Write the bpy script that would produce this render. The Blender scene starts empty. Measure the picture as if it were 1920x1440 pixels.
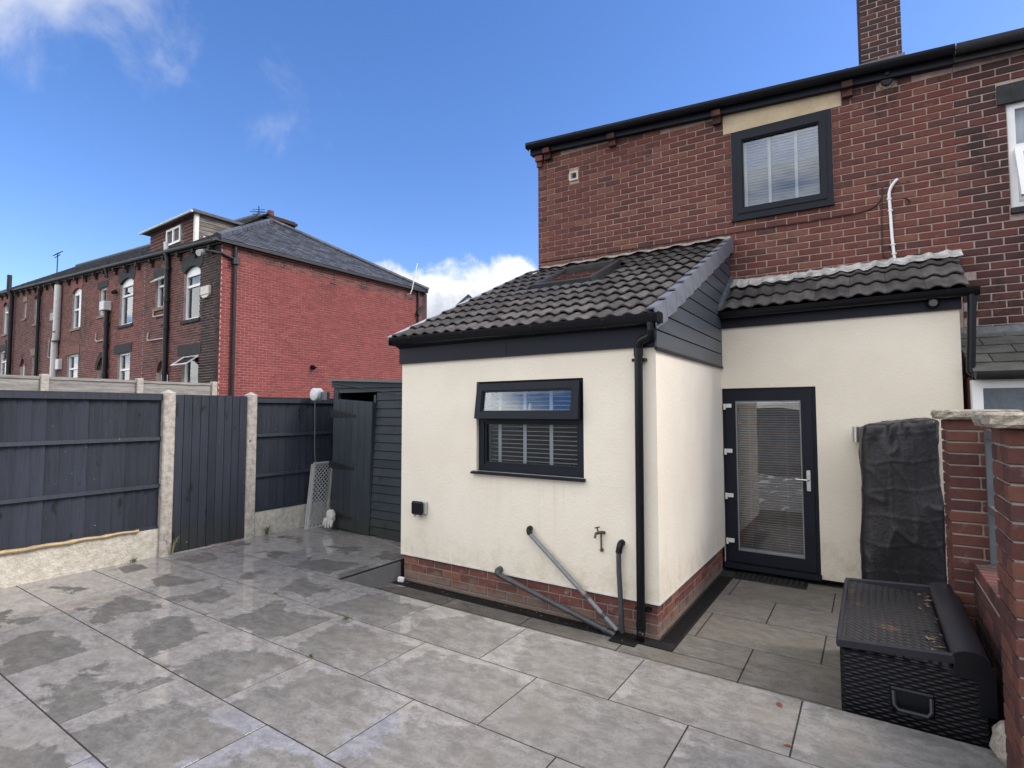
import bpy, math, random
from mathutils import Vector, Matrix, noise
R = math.radians
random.seed(7)
scene = bpy.context.scene
col = scene.collection

# ------------------------------------------------------------------ camera
cam_d = bpy.data.cameras.new("camera"); cam_d.sensor_width = 36.0
cam_d.lens = 1006.374 / 1920 * 36.0; cam_d.clip_start = 0.05; cam_d.clip_end = 3000
cam = bpy.data.objects.new("camera", cam_d); col.objects.link(cam)
yaw, pit, rol = R(-33.635), R(2.982), R(-0.107)
fw = Vector((math.sin(yaw) * math.cos(pit), math.cos(yaw) * math.cos(pit), math.sin(pit)))
rt = Vector((math.cos(yaw), -math.sin(yaw), 0)); up = rt.cross(fw)
r2 = rt * math.cos(rol) + up * math.sin(rol); u2 = -rt * math.sin(rol) + up * math.cos(rol)
mw = Matrix((r2, u2, -fw)).transposed().to_4x4(); mw.translation = (1.422, -4.231, 1.709)
cam.matrix_world = mw
scene.camera = cam

# ------------------------------------------------------------------ world, sun, exposure
SUN_EL, SUN_AZ = 42.0, 62.0          # azimuth from +Y towards +X
world = bpy.data.worlds.new("World"); scene.world = world; world.use_nodes = True
wn = world.node_tree; wn.nodes.clear()


class N:
    """tiny node helper"""
    def __init__(s, tree): s.t = tree
    def n(s, typ, **kw):
        nd = s.t.nodes.new(typ)
        for k, v in kw.items():
            if k.startswith("_"): continue
            setattr(nd, k, v)
        return nd
    def link(s, a, b): s.t.links.new(a, b)
    def set(s, sock, v):
        if isinstance(v, bpy.types.NodeSocket): s.t.links.new(v, sock)
        else: sock.default_value = v
    def math(s, op, a, b=0.0, c=0.0, clamp=False):
        nd = s.n("ShaderNodeMath", operation=op); nd.use_clamp = clamp
        for i, v in enumerate((a, b, c)): s.set(nd.inputs[i], v)
        return nd.outputs[0]
    def vmath(s, op, a, b=(0, 0, 0)):
        nd = s.n("ShaderNodeVectorMath", operation=op)
        s.set(nd.inputs[0], a); s.set(nd.inputs[1], b)
        return nd.outputs["Value"] if op in ("DOT_PRODUCT", "LENGTH", "DISTANCE") else nd.outputs[0]
    def noise(s, vec, scale, detail=4.0, rough=0.55, dist=0.0):
        nd = s.n("ShaderNodeTexNoise"); s.set(nd.inputs["Vector"], vec)
        s.set(nd.inputs["Scale"], scale); nd.inputs["Detail"].default_value = detail
        nd.inputs["Roughness"].default_value = rough; nd.inputs["Distortion"].default_value = dist
        return nd.outputs["Fac"]
    def maprange(s, v, a, b, c=0.0, d=1.0, smooth=True):
        nd = s.n("ShaderNodeMapRange", interpolation_type="SMOOTHSTEP" if smooth else "LINEAR")
        for i, q in enumerate((v, a, b, c, d)): s.set(nd.inputs[i], q)
        return nd.outputs[0]
    def mix(s, f, a, b, blend="MIX"):
        nd = s.n("ShaderNodeMix", data_type="RGBA", blend_type=blend); nd.clamp_factor = True
        s.set(nd.inputs[0], f); s.set(nd.inputs[6], a); s.set(nd.inputs[7], b)
        return nd.outputs[2]
    def sep(s, v):
        nd = s.n("ShaderNodeSeparateXYZ"); s.link(v, nd.inputs[0]); return nd.outputs
    def comb(s, x, y, z):
        nd = s.n("ShaderNodeCombineXYZ")
        for i, v in enumerate((x, y, z)): s.set(nd.inputs[i], v)
        return nd.outputs[0]
    def ramp(s, f, stops, interp="LINEAR"):
        nd = s.n("ShaderNodeValToRGB"); nd.color_ramp.interpolation = interp
        e = nd.color_ramp.elements
        while len(e) < len(stops): e.new(0.5)
        for q, (p, c) in zip(e, stops): q.position = p; q.color = (*c, 1)
        s.link(f, nd.inputs[0]); return nd.outputs[0]


W = N(wn)
sky = W.n("ShaderNodeTexSky", sky_type="NISHITA"); sky.sun_disc = False
sky.sun_elevation = R(SUN_EL); sky.sun_rotation = R(SUN_AZ)
sky.altitude = 150; sky.air_density = 1.0; sky.dust_density = 0.6; sky.ozone_density = 2.2
D = W.n("ShaderNodeTexCoord").outputs["Generated"]
dx, dy, dz = W.sep(D)
# cumulus bank low over the horizon, broken by the clear sky to the west
hl = W.math("SQRT", W.math("ADD", W.math("MULTIPLY", dx, dx), W.math("MULTIPLY", dy, dy)))
side = W.math("DIVIDE", W.math("ADD", W.math("MULTIPLY", dx, math.sin(R(60))), W.math("MULTIPLY", dy, math.cos(R(60)))), W.math("MAXIMUM", hl, 0.001))
etop = W.math("MULTIPLY", W.maprange(side, -0.53, -0.42), 0.268)
nb = W.noise(D, 9.0, 9, 0.58, 0.3)
nb2 = W.noise(D, 3.5, 3, 0.5)
edge = W.math("ADD", W.math("SUBTRACT", etop, dz), W.math("MULTIPLY", W.math("SUBTRACT", nb, 0.5), 0.13))
edge = W.math("ADD", edge, W.math("MULTIPLY", W.math("SUBTRACT", nb2, 0.5), 0.07))
bank = W.maprange(edge, 0.0, 0.028)
# high thin cloud drifting everywhere, denser in patches
pl = W.comb(W.math("DIVIDE", dx, W.math("ADD", W.math("MAXIMUM", dz, 0.0), 0.16)), W.math("DIVIDE", dy, W.math("ADD", W.math("MAXIMUM", dz, 0.0), 0.16)), 0.0)
pl = W.vmath("ADD", pl, (-6.0, 9.6, 0.0))
cov = W.noise(pl, 0.55, 2, 0.5)
fib = W.noise(pl, 2.6, 8, 0.6, 0.6)
south = W.math("MULTIPLY", W.maprange(dy, 0.25, -0.55, -0.75, 1.0), 0.20)     # extra unseen cloud added behind the camera, as fill light for the walls
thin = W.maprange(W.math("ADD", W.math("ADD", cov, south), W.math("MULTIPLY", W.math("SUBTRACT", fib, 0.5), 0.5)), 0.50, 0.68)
def lobe(cx_, cy_, cz_, rad, amp, scl):
    d_ = W.vmath("DISTANCE", D, (cx_, cy_, cz_))
    n_ = W.noise(D, scl, 8, 0.62, 0.25)
    return W.math("MULTIPLY", W.maprange(W.math("ADD", d_, W.math("MULTIPLY", W.math("SUBTRACT", n_, 0.5), -0.36)), rad, rad - 0.17), amp)
wisp = W.math("MAXIMUM", lobe(-0.842, 0.205, 0.545, 0.165, 0.80, 6.0), lobe(-0.757, 0.475, 0.449, 0.055, 0.42, 9.0))
wisp = W.math("MAXIMUM", wisp, lobe(-0.80, 0.42, 0.485, 0.0, 0.3, 11.0))
bn = W.maprange(W.math("ADD", W.noise(D, 7.0, 6, 0.6), W.math("MULTIPLY", W.math("SUBTRACT", dz, 0.2), 1.6)), 0.40, 0.66)
bankcol = W.mix(bn, (1.75, 1.88, 2.2, 1), (3.4, 3.4, 3.4, 1))
hs = W.n("ShaderNodeHueSaturation"); hs.inputs["Saturation"].default_value = 1.22; hs.inputs["Value"].default_value = 0.57
W.link(sky.outputs[0], hs.inputs["Color"])
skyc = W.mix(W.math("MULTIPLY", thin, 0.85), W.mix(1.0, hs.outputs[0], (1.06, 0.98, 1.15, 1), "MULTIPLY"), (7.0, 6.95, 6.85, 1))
skyc = W.mix(wisp, skyc, (2.6, 2.65, 2.8, 1))
skyc = W.mix(bank, skyc, bankcol)
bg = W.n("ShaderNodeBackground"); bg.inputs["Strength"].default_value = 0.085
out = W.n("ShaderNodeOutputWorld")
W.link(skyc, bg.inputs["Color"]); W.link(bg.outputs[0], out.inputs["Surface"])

sun_d = bpy.data.lights.new("sun", "SUN"); sun_d.energy = 1.0; sun_d.angle = R(28); sun_d.color = (1.0, 0.93, 0.82)
sun = bpy.data.objects.new("sun", sun_d); col.objects.link(sun)
sd = Vector((math.sin(R(SUN_AZ)) * math.cos(R(SUN_EL)), math.cos(R(SUN_AZ)) * math.cos(R(SUN_EL)), math.sin(R(SUN_EL))))
sun.rotation_euler = sd.to_track_quat("Z", "Y").to_euler(); sun.location = sd * 60
vs = scene.view_settings
vs.view_transform = "Standard"; vs.look = "None"; vs.gamma = 1.0; vs.use_curve_mapping = False
vs.exposure = 2.1
scene.cycles.use_denoising = True
scene.cycles.max_bounces = 8

# ------------------------------------------------------------------ helpers
class MB:
    def __init__(s): s.v = []; s.f = []
    def add(s, vs_, fs):
        b = len(s.v); s.v += [tuple(p) for p in vs_]; s.f += [tuple(b + i for i in f) for f in fs]; return s
    def box(s, x0, x1, y0, y1, z0, z1, j=0.0):
        q = lambda a: a + (random.uniform(-j, j) if j else 0)
        return s.add([(q(x), q(y), q(z)) for z in (z0, z1) for y in (y0, y1) for x in (x0, x1)],
                     [(0, 2, 3, 1), (4, 5, 7, 6), (0, 1, 5, 4), (2, 6, 7, 3), (0, 4, 6, 2), (1, 3, 7, 5)])
    def bev(s, x0, x1, y0, y1, z0, z1, b):
        """box with chamfered edges, built as a 3-axis rounded hull"""
        V = []; idx = {}
        for sx in (0, 1):
            for sy in (0, 1):
                for sz in (0, 1):
                    X = (x0, x1)[sx]; Y = (y0, y1)[sy]; Z = (z0, z1)[sz]
                    ix = b if sx == 0 else -b; iy = b if sy == 0 else -b; iz = b if sz == 0 else -b
                    for a, p in enumerate(((X, Y + iy, Z + iz), (X + ix, Y, Z + iz), (X + ix, Y + iy, Z))):
                        idx[sx, sy, sz, a] = len(V); V.append(p)
        F = []
        I = lambda *k: idx[k]
        for t in (0, 1):
            F.append([I(t, 0, 0, 0), I(t, 1, 0, 0), I(t, 1, 1, 0), I(t, 0, 1, 0)])
            F.append([I(0, t, 0, 1), I(1, t, 0, 1), I(1, t, 1, 1), I(0, t, 1, 1)])
            F.append([I(0, 0, t, 2), I(1, 0, t, 2), I(1, 1, t, 2), I(0, 1, t, 2)])
        for p in (0, 1):
            for q in (0, 1):
                F.append([I(0, p, q, 1), I(1, p, q, 1), I(1, p, q, 2), I(0, p, q, 2)])
                F.append([I(p, 0, q, 0), I(p, 1, q, 0), I(p, 1, q, 2), I(p, 0, q, 2)])
                F.append([I(p, q, 0, 0), I(p, q, 1, 0), I(p, q, 1, 1), I(p, q, 0, 1)])
        for k in ((a, b_, c) for a in (0, 1) for b_ in (0, 1) for c in (0, 1)):
            F.append([I(*k, 0), I(*k, 1), I(*k, 2)])
        return s.add(V, F)
    def prism(s, poly, axis, a, b):
        """polygon (2D) extruded along axis 'x','y' or 'z' from a to b"""
        mk = {"x": lambda p, t: (t, p[0], p[1]), "y": lambda p, t: (p[0], t, p[1]), "z": lambda p, t: (p[0], p[1], t)}[axis]
        n = len(poly)
        V = [mk(p, a) for p in poly] + [mk(p, b) for p in poly]
        F = [tuple(range(n)), tuple(range(2 * n - 1, n - 1, -1))] + [(i, n + i, n + (i + 1) % n, (i + 1) % n) for i in range(n)]
        return s.add(V, F)
    def tube(s, pts, r, n=10, cap=True):
        P = [Vector(p) for p in pts]; m = len(P)
        rs = r if isinstance(r, (list, tuple)) else [r] * m
        base = len(s.v); prev = None
        for i, p in enumerate(P):
            t = (P[min(i + 1, m - 1)] - P[max(i - 1, 0)]).normalized()
            if prev is None:
                a = t.orthogonal().normalized()
            else:
                a = (prev - t * prev.dot(t)); a = a.normalized() if a.length > 1e-6 else t.orthogonal().normalized()
            prev = a; b = t.cross(a)
            for k in range(n):
                q = 2 * math.pi * k / n
                s.v.append(tuple(p + (a * math.cos(q) + b * math.sin(q)) * rs[i]))
        for i in range(m - 1):
            for k in range(n):
                s.f.append((base + i * n + k, base + i * n + (k + 1) % n, base + (i + 1) * n + (k + 1) % n, base + (i + 1) * n + k))
        if cap:
            s.f.append(tuple(base + k for k in range(n - 1, -1, -1)))
            s.f.append(tuple(base + (m - 1) * n + k for k in range(n)))
        return s
    def mesh(s, name, mat=None, smooth=False):
        me = bpy.data.meshes.new(name); me.from_pydata(s.v, [], s.f); me.validate(); me.update()
        import bmesh
        bm = bmesh.new(); bm.from_mesh(me); bmesh.ops.recalc_face_normals(bm, faces=bm.faces); bm.to_mesh(me); bm.free()
        if mat: me.materials.append(mat)
        if smooth:
            for p in me.polygons: p.use_smooth = True
            try: me.set_sharp_from_angle(angle=R(40))
            except Exception: pass
        return me
    def build(s, name, mat, parent=None, loc=(0, 0, 0), rot=(0, 0, 0), smooth=False):
        return inst(name, s.mesh(name, mat, smooth), parent, loc, rot)


def inst(name, me, parent=None, loc=(0, 0, 0), rot=(0, 0, 0)):
    o = bpy.data.objects.new(name, me); col.objects.link(o)
    o.parent = parent; o.location = loc; o.rotation_euler = rot
    return o
def tag(o, label, cat, group=None):
    o["label"] = label; o["category"] = cat
    if group: o["group"] = group
    return o
def thing(name, label, cat, loc=(0, 0, 0), rotz=0.0, group=None):
    o = bpy.data.objects.new(name, None); col.objects.link(o); o.location = loc; o.rotation_euler = (0, 0, rotz)
    o.empty_display_size = 0.1
    return tag(o, label, cat, group)
def struct(o): o["kind"] = "structure"; return o
def stuff(o): o["kind"] = "stuff"; return o
def arc(p0, p1, p2, n=6):
    a, b, c = Vector(p0), Vector(p1), Vector(p2)
    return [tuple(a * (1 - t) ** 2 + b * 2 * t * (1 - t) + c * t * t) for t in (i / n for i in range(n + 1))]


# ------------------------------------------------------------------ materials
def base(name):
    m = bpy.data.materials.new(name); m.use_nodes = True
    T = N(m.node_tree); b = m.node_tree.nodes["Principled BSDF"]
    return m, T, b
def rnd_fac(T):
    oi = T.n("ShaderNodeObjectInfo").outputs["Random"]; isl = T.n("ShaderNodeNewGeometry").outputs["Random Per Island"]
    return T.math("FRACT", T.math("ADD", T.math("MULTIPLY", oi, 7.31), T.math("MULTIPLY", isl, 5.17)))
def add_bump(T, b, h, strength, dist=0.01):
    bp = T.n("ShaderNodeBump"); bp.inputs["Strength"].default_value = strength; bp.inputs["Distance"].default_value = dist
    T.link(h, bp.inputs["Height"]); T.link(bp.outputs[0], b.inputs["Normal"])
def plain(name, c, rough=0.6, var=0.15, vs_=6.0, bump=0.2, bs=60.0, spec=0.5, metal=0.0, c2=None, isl=0.0, pos=False, stretch=None, bd=0.004):
    m, T, b = base(name)
    co = T.n("ShaderNodeNewGeometry").outputs["Position"] if pos else T.n("ShaderNodeTexCoord").outputs["Object"]
    if stretch: co = T.vmath("MULTIPLY", co, stretch)
    n1 = T.noise(co, vs_, 6, 0.6); n2 = T.noise(co, vs_ * 7, 4, 0.6)
    f = T.maprange(T.math("ADD", T.math("MULTIPLY", n1, 0.65), T.math("MULTIPLY", n2, 0.35)), 0.3, 0.7)
    lo = c2 if c2 else tuple(x * (1 - var) for x in c); hi = c if c2 else tuple(min(1, x * (1 + var)) for x in c)
    cc = T.mix(f, (*lo, 1), (*hi, 1))
    if isl:
        k = T.math("ADD", T.math("MULTIPLY", rnd_fac(T), 2 * isl), 1 - isl)
        cc = T.mix(1.0, cc, T.comb(k, k, k), "MULTIPLY")
    T.link(cc, b.inputs["Base Color"])
    T.link(T.math("ADD", T.math("MULTIPLY", n2, 0.16), rough - 0.08, clamp=True), b.inputs["Roughness"])
    b.inputs["Specular IOR Level"].default_value = spec; b.inputs["Metallic"].default_value = metal
    if bump: add_bump(T, b, T.noise(co, bs, 5, 0.65), bump, bd)
    return m
def brick_mat(name, cols, soot=0.0, soot_col=(0.02, 0.017, 0.016), rough=0.85, pale=0.0, smear=0.0):
    m, T, b = base(name)
    pos = T.n("ShaderNodeNewGeometry").outputs["Position"]
    r = rnd_fac(T); k = len(cols)
    c = T.ramp(r, [((i + 0.0) / k, cc) for i, cc in enumerate(cols)], "CONSTANT")
    n1 = T.noise(pos, 30, 5, 0.65); n2 = T.noise(pos, 1.6, 4, 0.6)
    v = T.math("ADD", T.math("ADD", T.math("MULTIPLY", n1, 0.9), 0.32), T.math("MULTIPLY", T.noise(pos, 0.7, 5, 0.6), 0.46))
    c = T.mix(1.0, c, T.comb(v, v, v), "MULTIPLY")
    if soot:
        f = T.maprange(T.math("ADD", n2, T.math("MULTIPLY", T.math("SUBTRACT", n1, 0.5), 0.5)), 0.62 - soot * 0.35, 0.75 - soot * 0.2)
        c = T.mix(T.math("MULTIPLY", f, 0.85), c, (*soot_col, 1))
    if pale:
        n3 = T.noise(pos, 9, 6, 0.7)
        c = T.mix(T.math("MULTIPLY", T.maprange(n3, 0.58, 0.75), pale), c, (0.36, 0.30, 0.27, 1))
    if smear:
        zc_ = T.math("ADD", T.sep(pos)[2], T.math("MULTIPLY", T.math("SUBTRACT", T.noise(pos, 4.5, 5, 0.65), 0.5), 0.45))
        c = T.mix(T.math("MULTIPLY", T.maprange(zc_, 0.06, -0.04), smear), c, (0.20, 0.155, 0.125, 1))
    T.link(c, b.inputs["Base Color"]); b.inputs["Roughness"].default_value = rough
    b.inputs["Specular IOR Level"].default_value = 0.3
    add_bump(T, b, T.noise(pos, 130, 5, 0.7), 0.35, 0.004)
    return m

MORTAR = plain("mortar", (0.335, 0.245, 0.21), 0.95, 0.25, 12, 0.5, 160, 0.2, pos=True)
MORTAR_D = plain("mortar_dark", (0.36, 0.29, 0.265), 0.95, 0.3, 8, 0.5, 120, 0.2, pos=True)
MORTAR_G = plain("mortar_gable", (0.44, 0.22, 0.20), 0.95, 0.2, 3, 0.4, 80, 0.2, pos=True)
MORTAR_P = plain("mortar_pillar", (0.27, 0.235, 0.21), 0.95, 0.25, 14, 0.5, 160, 0.2, pos=True)
B_MAIN = brick_mat("brick_main", [(0.125, 0.042, 0.034), (0.138, 0.047, 0.037), (0.112, 0.040, 0.033), (0.15, 0.055, 0.042), (0.09, 0.037, 0.032), (0.13, 0.045, 0.035), (0.165, 0.07, 0.05), (0.11, 0.043, 0.036)], 0.10, pale=0.25)
B_NEIGH = brick_mat("brick_neighbour", [(0.088, 0.034, 0.031), (0.06, 0.027, 0.026), (0.108, 0.04, 0.034), (0.078, 0.032, 0.030), (0.055, 0.028, 0.026), (0.12, 0.047, 0.038)], 0.28)
B_CHIM = brick_mat("brick_chimney", [(0.07, 0.034, 0.03), (0.05, 0.028, 0.026), (0.10, 0.042, 0.035), (0.06, 0.03, 0.028)], 0.5)
B_PLINTH = brick_mat("brick_plinth", [(0.165, 0.060, 0.045), (0.20, 0.078, 0.054), (0.15, 0.055, 0.045), (0.225, 0.095, 0.062), (0.13, 0.053, 0.045)], 0.10, (0.10, 0.07, 0.055), pale=0.75, smear=0.8)
B_PILLAR = brick_mat("brick_pillar", [(0.088, 0.033, 0.027), (0.105, 0.040, 0.030), (0.078, 0.030, 0.026), (0.12, 0.048, 0.034), (0.066, 0.028, 0.026)], 0.14, (0.06, 0.035, 0.03), pale=0.3)
B_GABLE = brick_mat("brick_gable_red_paint", [(0.205, 0.050, 0.045), (0.175, 0.044, 0.041), (0.225, 0.057, 0.050), (0.19, 0.049, 0.045)], 0.05, (0.10, 0.032, 0.03), pale=0.14)
B_SOOTY = brick_mat("brick_sooty", [(0.03, 0.022, 0.022), (0.045, 0.028, 0.026), (0.022, 0.019, 0.02), (0.07, 0.035, 0.03)], 0.1)
B_T1 = brick_mat("brick_terrace_end", [(0.16, 0.06, 0.05), (0.12, 0.05, 0.043), (0.18, 0.07, 0.055), (0.085, 0.04, 0.036), (0.14, 0.056, 0.047)], 0.22)
B_T2 = brick_mat("brick_terrace", [(0.20, 0.07, 0.058), (0.16, 0.057, 0.049), (0.22, 0.08, 0.063), (0.14, 0.052, 0.046)], 0.12)
B_T3 = brick_mat("brick_terrace_brown", [(0.18, 0.07, 0.058), (0.14, 0.06, 0.05), (0.20, 0.082, 0.064), (0.11, 0.048, 0.042)], 0.15)

def render_mat():
    m, T, b = base("cream_render")
    pos = T.n("ShaderNodeNewGeometry").outputs["Position"]; _, _, z = T.sep(pos)
    n1 = T.noise(pos, 1.3, 4, 0.6); n2 = T.noise(pos, 8, 6, 0.65)
    c = T.mix(T.maprange(n1, 0.35, 0.65), (0.745, 0.675, 0.565, 1), (0.785, 0.72, 0.61, 1))
    st = T.noise(T.vmath("MULTIPLY", pos, (9, 9, 1.2)), 1.0, 6, 0.7)
    low = T.maprange(T.math("ADD", z, T.math("MULTIPLY", st, -0.7)), 0.25, -0.10)
    alg = T.math("MULTIPLY", T.math("MULTIPLY", low, T.maprange(n2, 0.42, 0.66)), 0.30)
    c = T.mix(alg, c, (0.46, 0.38, 0.20, 1))
    streak = T.math("MULTIPLY", T.maprange(st, 0.60, 0.74), 0.12)
    c = T.mix(streak, c, (0.45, 0.42, 0.33, 1))
    x_, y_, z_ = T.sep(pos)
    # drips from the sill ends, splash line above the plinth, hairline cracks
    band = T.math("MULTIPLY", T.maprange(z_, 0.45, 1.08), T.maprange(z_, 1.13, 1.10))
    band = T.math("MULTIPLY", band, T.math("MULTIPLY", T.maprange(x_, -1.95, -1.83), T.maprange(x_, -0.56, -0.66)))
    drip = T.math("MULTIPLY", band, T.maprange(T.noise(T.vmath("MULTIPLY", pos, (24, 24, 0.8)), 1.0, 3, 0.6), 0.52, 0.70))
    c = T.mix(T.math("MULTIPLY", drip, 0.20), c, (0.40, 0.36, 0.29, 1))
    spl = T.math("MULTIPLY", T.maprange(T.math("ADD", z_, T.math("MULTIPLY", n2, 0.30)), 0.62, 0.28), T.maprange(T.noise(pos, 26, 5, 0.7), 0.40, 0.70))
    c = T.mix(T.math("MULTIPLY", spl, 0.26), c, (0.42, 0.36, 0.27, 1))
    vo = T.n("ShaderNodeTexVoronoi", feature="DISTANCE_TO_EDGE"); vo.inputs["Scale"].default_value = 0.9
    T.link(T.vmath("ADD", pos, T.comb(T.math("MULTIPLY", n2, 0.5), T.math("MULTIPLY", n2, 0.4), T.math("MULTIPLY", n1, 0.6))), vo.inputs["Vector"])
    crk = T.math("MULTIPLY", T.maprange(vo.outputs["Distance"], 0.004, 0.0), T.maprange(n1, 0.50, 0.60))
    c = T.mix(T.math("MULTIPLY", crk, 0.12), c, (0.35, 0.31, 0.25, 1))
    T.link(c, b.inputs["Base Color"]); b.inputs["Roughness"].default_value = 0.9; b.inputs["Specular IOR Level"].default_value = 0.25
    h = T.math("ADD", T.noise(pos, 75, 4, 0.6), T.math("MULTIPLY", T.noise(pos, 28, 3, 0.5), 0.8))
    add_bump(T, b, h, 0.55, 0.006)
    return m
RENDER = render_mat()
CREAM_PANEL = plain("cream_panel", (0.50, 0.40, 0.27), 0.9, 0.12, 4, 0.3, 60, 0.25)
ANTH = plain("anthracite_plastic", (0.0135, 0.0155, 0.0235), 0.45, 0.12, 5, 0.05, 200, 0.16)
ANTH_CLAD = plain("anthracite_cladding", (0.062, 0.072, 0.086), 0.42, 0.18, 3, 0.1, 140, 0.45, isl=0.12, stretch=(1, 0.4, 5))
BLACK = plain("black_plastic", (0.006, 0.0065, 0.009), 0.32, 0.2, 8, 0.05, 120, 0.25)
BLACK_OLD = plain("black_iron", (0.016, 0.016, 0.018), 0.5, 0.4, 10, 0.3, 90, 0.4)
VERGE = plain("verge_cap_plastic", (0.15, 0.165, 0.195), 0.4, 0.2, 9, 0.1, 80, 0.5)
VERGE_L = plain("verge_strip_pale", (0.42, 0.43, 0.44), 0.5, 0.2, 9, 0.1, 80, 0.4)
def tile_mat():
    m, T, b = base("concrete_roof_tile")
    pos = T.n("ShaderNodeNewGeometry").outputs["Position"]
    r = rnd_fac(T); n1 = T.noise(pos, 5, 6, 0.65); n2 = T.noise(pos, 60, 5, 0.7); n3 = T.noise(pos, 17, 6, 0.7)
    c = T.mix(T.maprange(n1, 0.35, 0.65), (0.050, 0.045, 0.042, 1), (0.090, 0.081, 0.075, 1))
    k = T.math("ADD", T.math("MULTIPLY", r, 0.62), T.math("MULTIPLY", n2, 0.8)); k = T.math("ADD", k, 0.26)
    c = T.mix(1.0, c, T.comb(k, k, k), "MULTIPLY")
    c = T.mix(T.math("MULTIPLY", T.maprange(n3, 0.62, 0.72), 0.45), c, (0.19, 0.19, 0.15, 1))
    T.link(c, b.inputs["Base Color"]); b.inputs["Roughness"].default_value = 0.78; b.inputs["Specular IOR Level"].default_value = 0.35
    add_bump(T, b, n2, 0.4, 0.004)
    return m
TILE = tile_mat()
SLATE = plain("slate", (0.072, 0.077, 0.09), 0.6, 0.3, 5, 0.4, 40, 0.4, isl=0.3, pos=True)
SLATE_N = plain("slate_neighbour", (0.085, 0.084, 0.074), 0.65, 0.3, 5, 0.4, 40, 0.4, isl=0.2, pos=True)
LEAD = plain("lead_flashing", (0.10, 0.11, 0.125), 0.5, 0.35, 14, 0.6, 30, 0.5, pos=True, bd=0.01)
SILVER = plain("silver_painted_flashing", (0.62, 0.61, 0.58), 0.5, 0.1, 10, 0.7, 26, 0.5, c2=(0.16, 0.155, 0.15), pos=True, bd=0.012)
STONE_D = plain("dark_stone", (0.035, 0.036, 0.040), 0.85, 0.35, 8, 0.5, 50, 0.3, pos=True)
STONE_L = plain("buff_stone", (0.23, 0.17, 0.115), 0.85, 0.3, 8, 0.5, 50, 0.3, pos=True)
CAPSTONE = plain("weathered_capstone", (0.50, 0.44, 0.36), 0.9, 0.3, 18, 0.9, 34, 0.3, c2=(0.17, 0.145, 0.115), bd=0.02)
CONC = plain("white_painted_concrete", (0.56, 0.52, 0.46), 0.9, 0.2, 16, 0.9, 70, 0.3, c2=(0.26, 0.225, 0.185), bd=0.012)
GRAVEL = plain("cream_painted_gravel_board", (0.62, 0.58, 0.49), 0.9, 0.2, 18, 1.0, 45, 0.3, c2=(0.38, 0.345, 0.28), bd=0.014)
def fence_mat(name, c, worn=0.5):
    m, T, b = base(name)
    co = T.n("ShaderNodeTexCoord").outputs["Object"]; pos = T.n("ShaderNodeNewGeometry").outputs["Position"]
    gr = T.noise(T.vmath("MULTIPLY", pos, (44, 44, 2.4)), 1.0, 7, 0.7, 0.8)
    kn = T.noise(T.vmath("MULTIPLY", pos, (9, 9, 4.5)), 1.0, 3, 0.5)
    fade = T.noise(pos, 1.4, 4, 0.6)
    k = T.math("ADD", T.math("MULTIPLY", gr, 1.1), T.math("MULTIPLY", rnd_fac(T), 0.28)); k = T.math("ADD", k, T.math("ADD", -0.10, T.math("MULTIPLY", fade, 0.6)))
    cc = T.mix(1.0, (*c, 1), T.comb(k, k, T.math("MULTIPLY", k, 0.98)), "MULTIPLY")
    kf = T.math("MULTIPLY", T.maprange(kn, 0.66, 0.72), 0.75)
    cc = T.mix(kf, cc, (0.005, 0.006, 0.008, 1))
    zz_ = T.sep(pos)[2]
    gd = T.math("MULTIPLY", T.maprange(T.math("ADD", zz_, T.math("MULTIPLY", gr, -0.5)), 0.28, 0.0), 0.5)
    cc = T.mix(gd, cc, (0.030, 0.032, 0.020, 1))
    wr = T.noise(T.vmath("MULTIPLY", pos, (16, 16, 30)), 1.0, 4, 0.6)
    cc = T.mix(T.math("MULTIPLY", T.maprange(wr, 0.70, 0.76), worn), cc, (0.35, 0.33, 0.30, 1))
    T.link(cc, b.inputs["Base Color"]); b.inputs["Roughness"].default_value = 0.6; b.inputs["Specular IOR Level"].default_value = 0.3
    add_bump(T, b, gr, 0.8, 0.005)
    return m
FENCE = fence_mat("dark_painted_wood", (0.030, 0.035, 0.050), 0.8)
SHEDP = fence_mat("grey_painted_shed_wood", (0.036, 0.044, 0.056), 0.15)
WEATHER = plain("weathered_grey_wood", (0.36, 0.335, 0.30), 0.85, 0.3, 1.0, 0.5, 20, 0.3, c2=(0.17, 0.16, 0.145), pos=True, stretch=(2, 2, 22), isl=0.15)
DORM_TIMBER = plain("dormer_timber", (0.24, 0.215, 0.185), 0.85, 0.3, 1.2, 0.4, 20, 0.3, c2=(0.04, 0.037, 0.034), pos=True, stretch=(2, 2, 16), isl=0.25)
DORM_TILE = plain("dormer_hung_tile", (0.11, 0.05, 0.042), 0.8, 0.3, 6, 0.3, 30, 0.3, pos=True, isl=0.2)
WHITE = plain("white_upvc", (0.78, 0.78, 0.78), 0.35, 0.05, 5, 0.03, 60, 0.5)
WHITE_OLD = plain("white_old_paint", (0.66, 0.65, 0.62), 0.5, 0.15, 12, 0.1, 60, 0.4)
BLIND = plain("white_blind_slat", (0.72, 0.72, 0.71), 0.45, 0.04, 5, 0.0, 60, 0.4)
TAPE = plain("blind_tape", (0.74, 0.74, 0.73), 0.8, 0.06, 30, 0.1, 300, 0.2)
GREYP = plain("grey_waste_pipe", (0.19, 0.195, 0.205), 0.4, 0.1, 12, 0.05, 90, 0.5)
GREYD = plain("dark_grey_waste_pipe", (0.050, 0.052, 0.056), 0.45, 0.25, 12, 0.1, 90, 0.5)
COPPER = plain("aged_brass", (0.11, 0.072, 0.055), 0.45, 0.35, 30, 0.2, 200, 0.5, metal=0.5)
STEEL = plain("brushed_steel", (0.55, 0.55, 0.55), 0.3, 0.08, 20, 0.03, 200, 0.5, metal=0.9)
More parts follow.
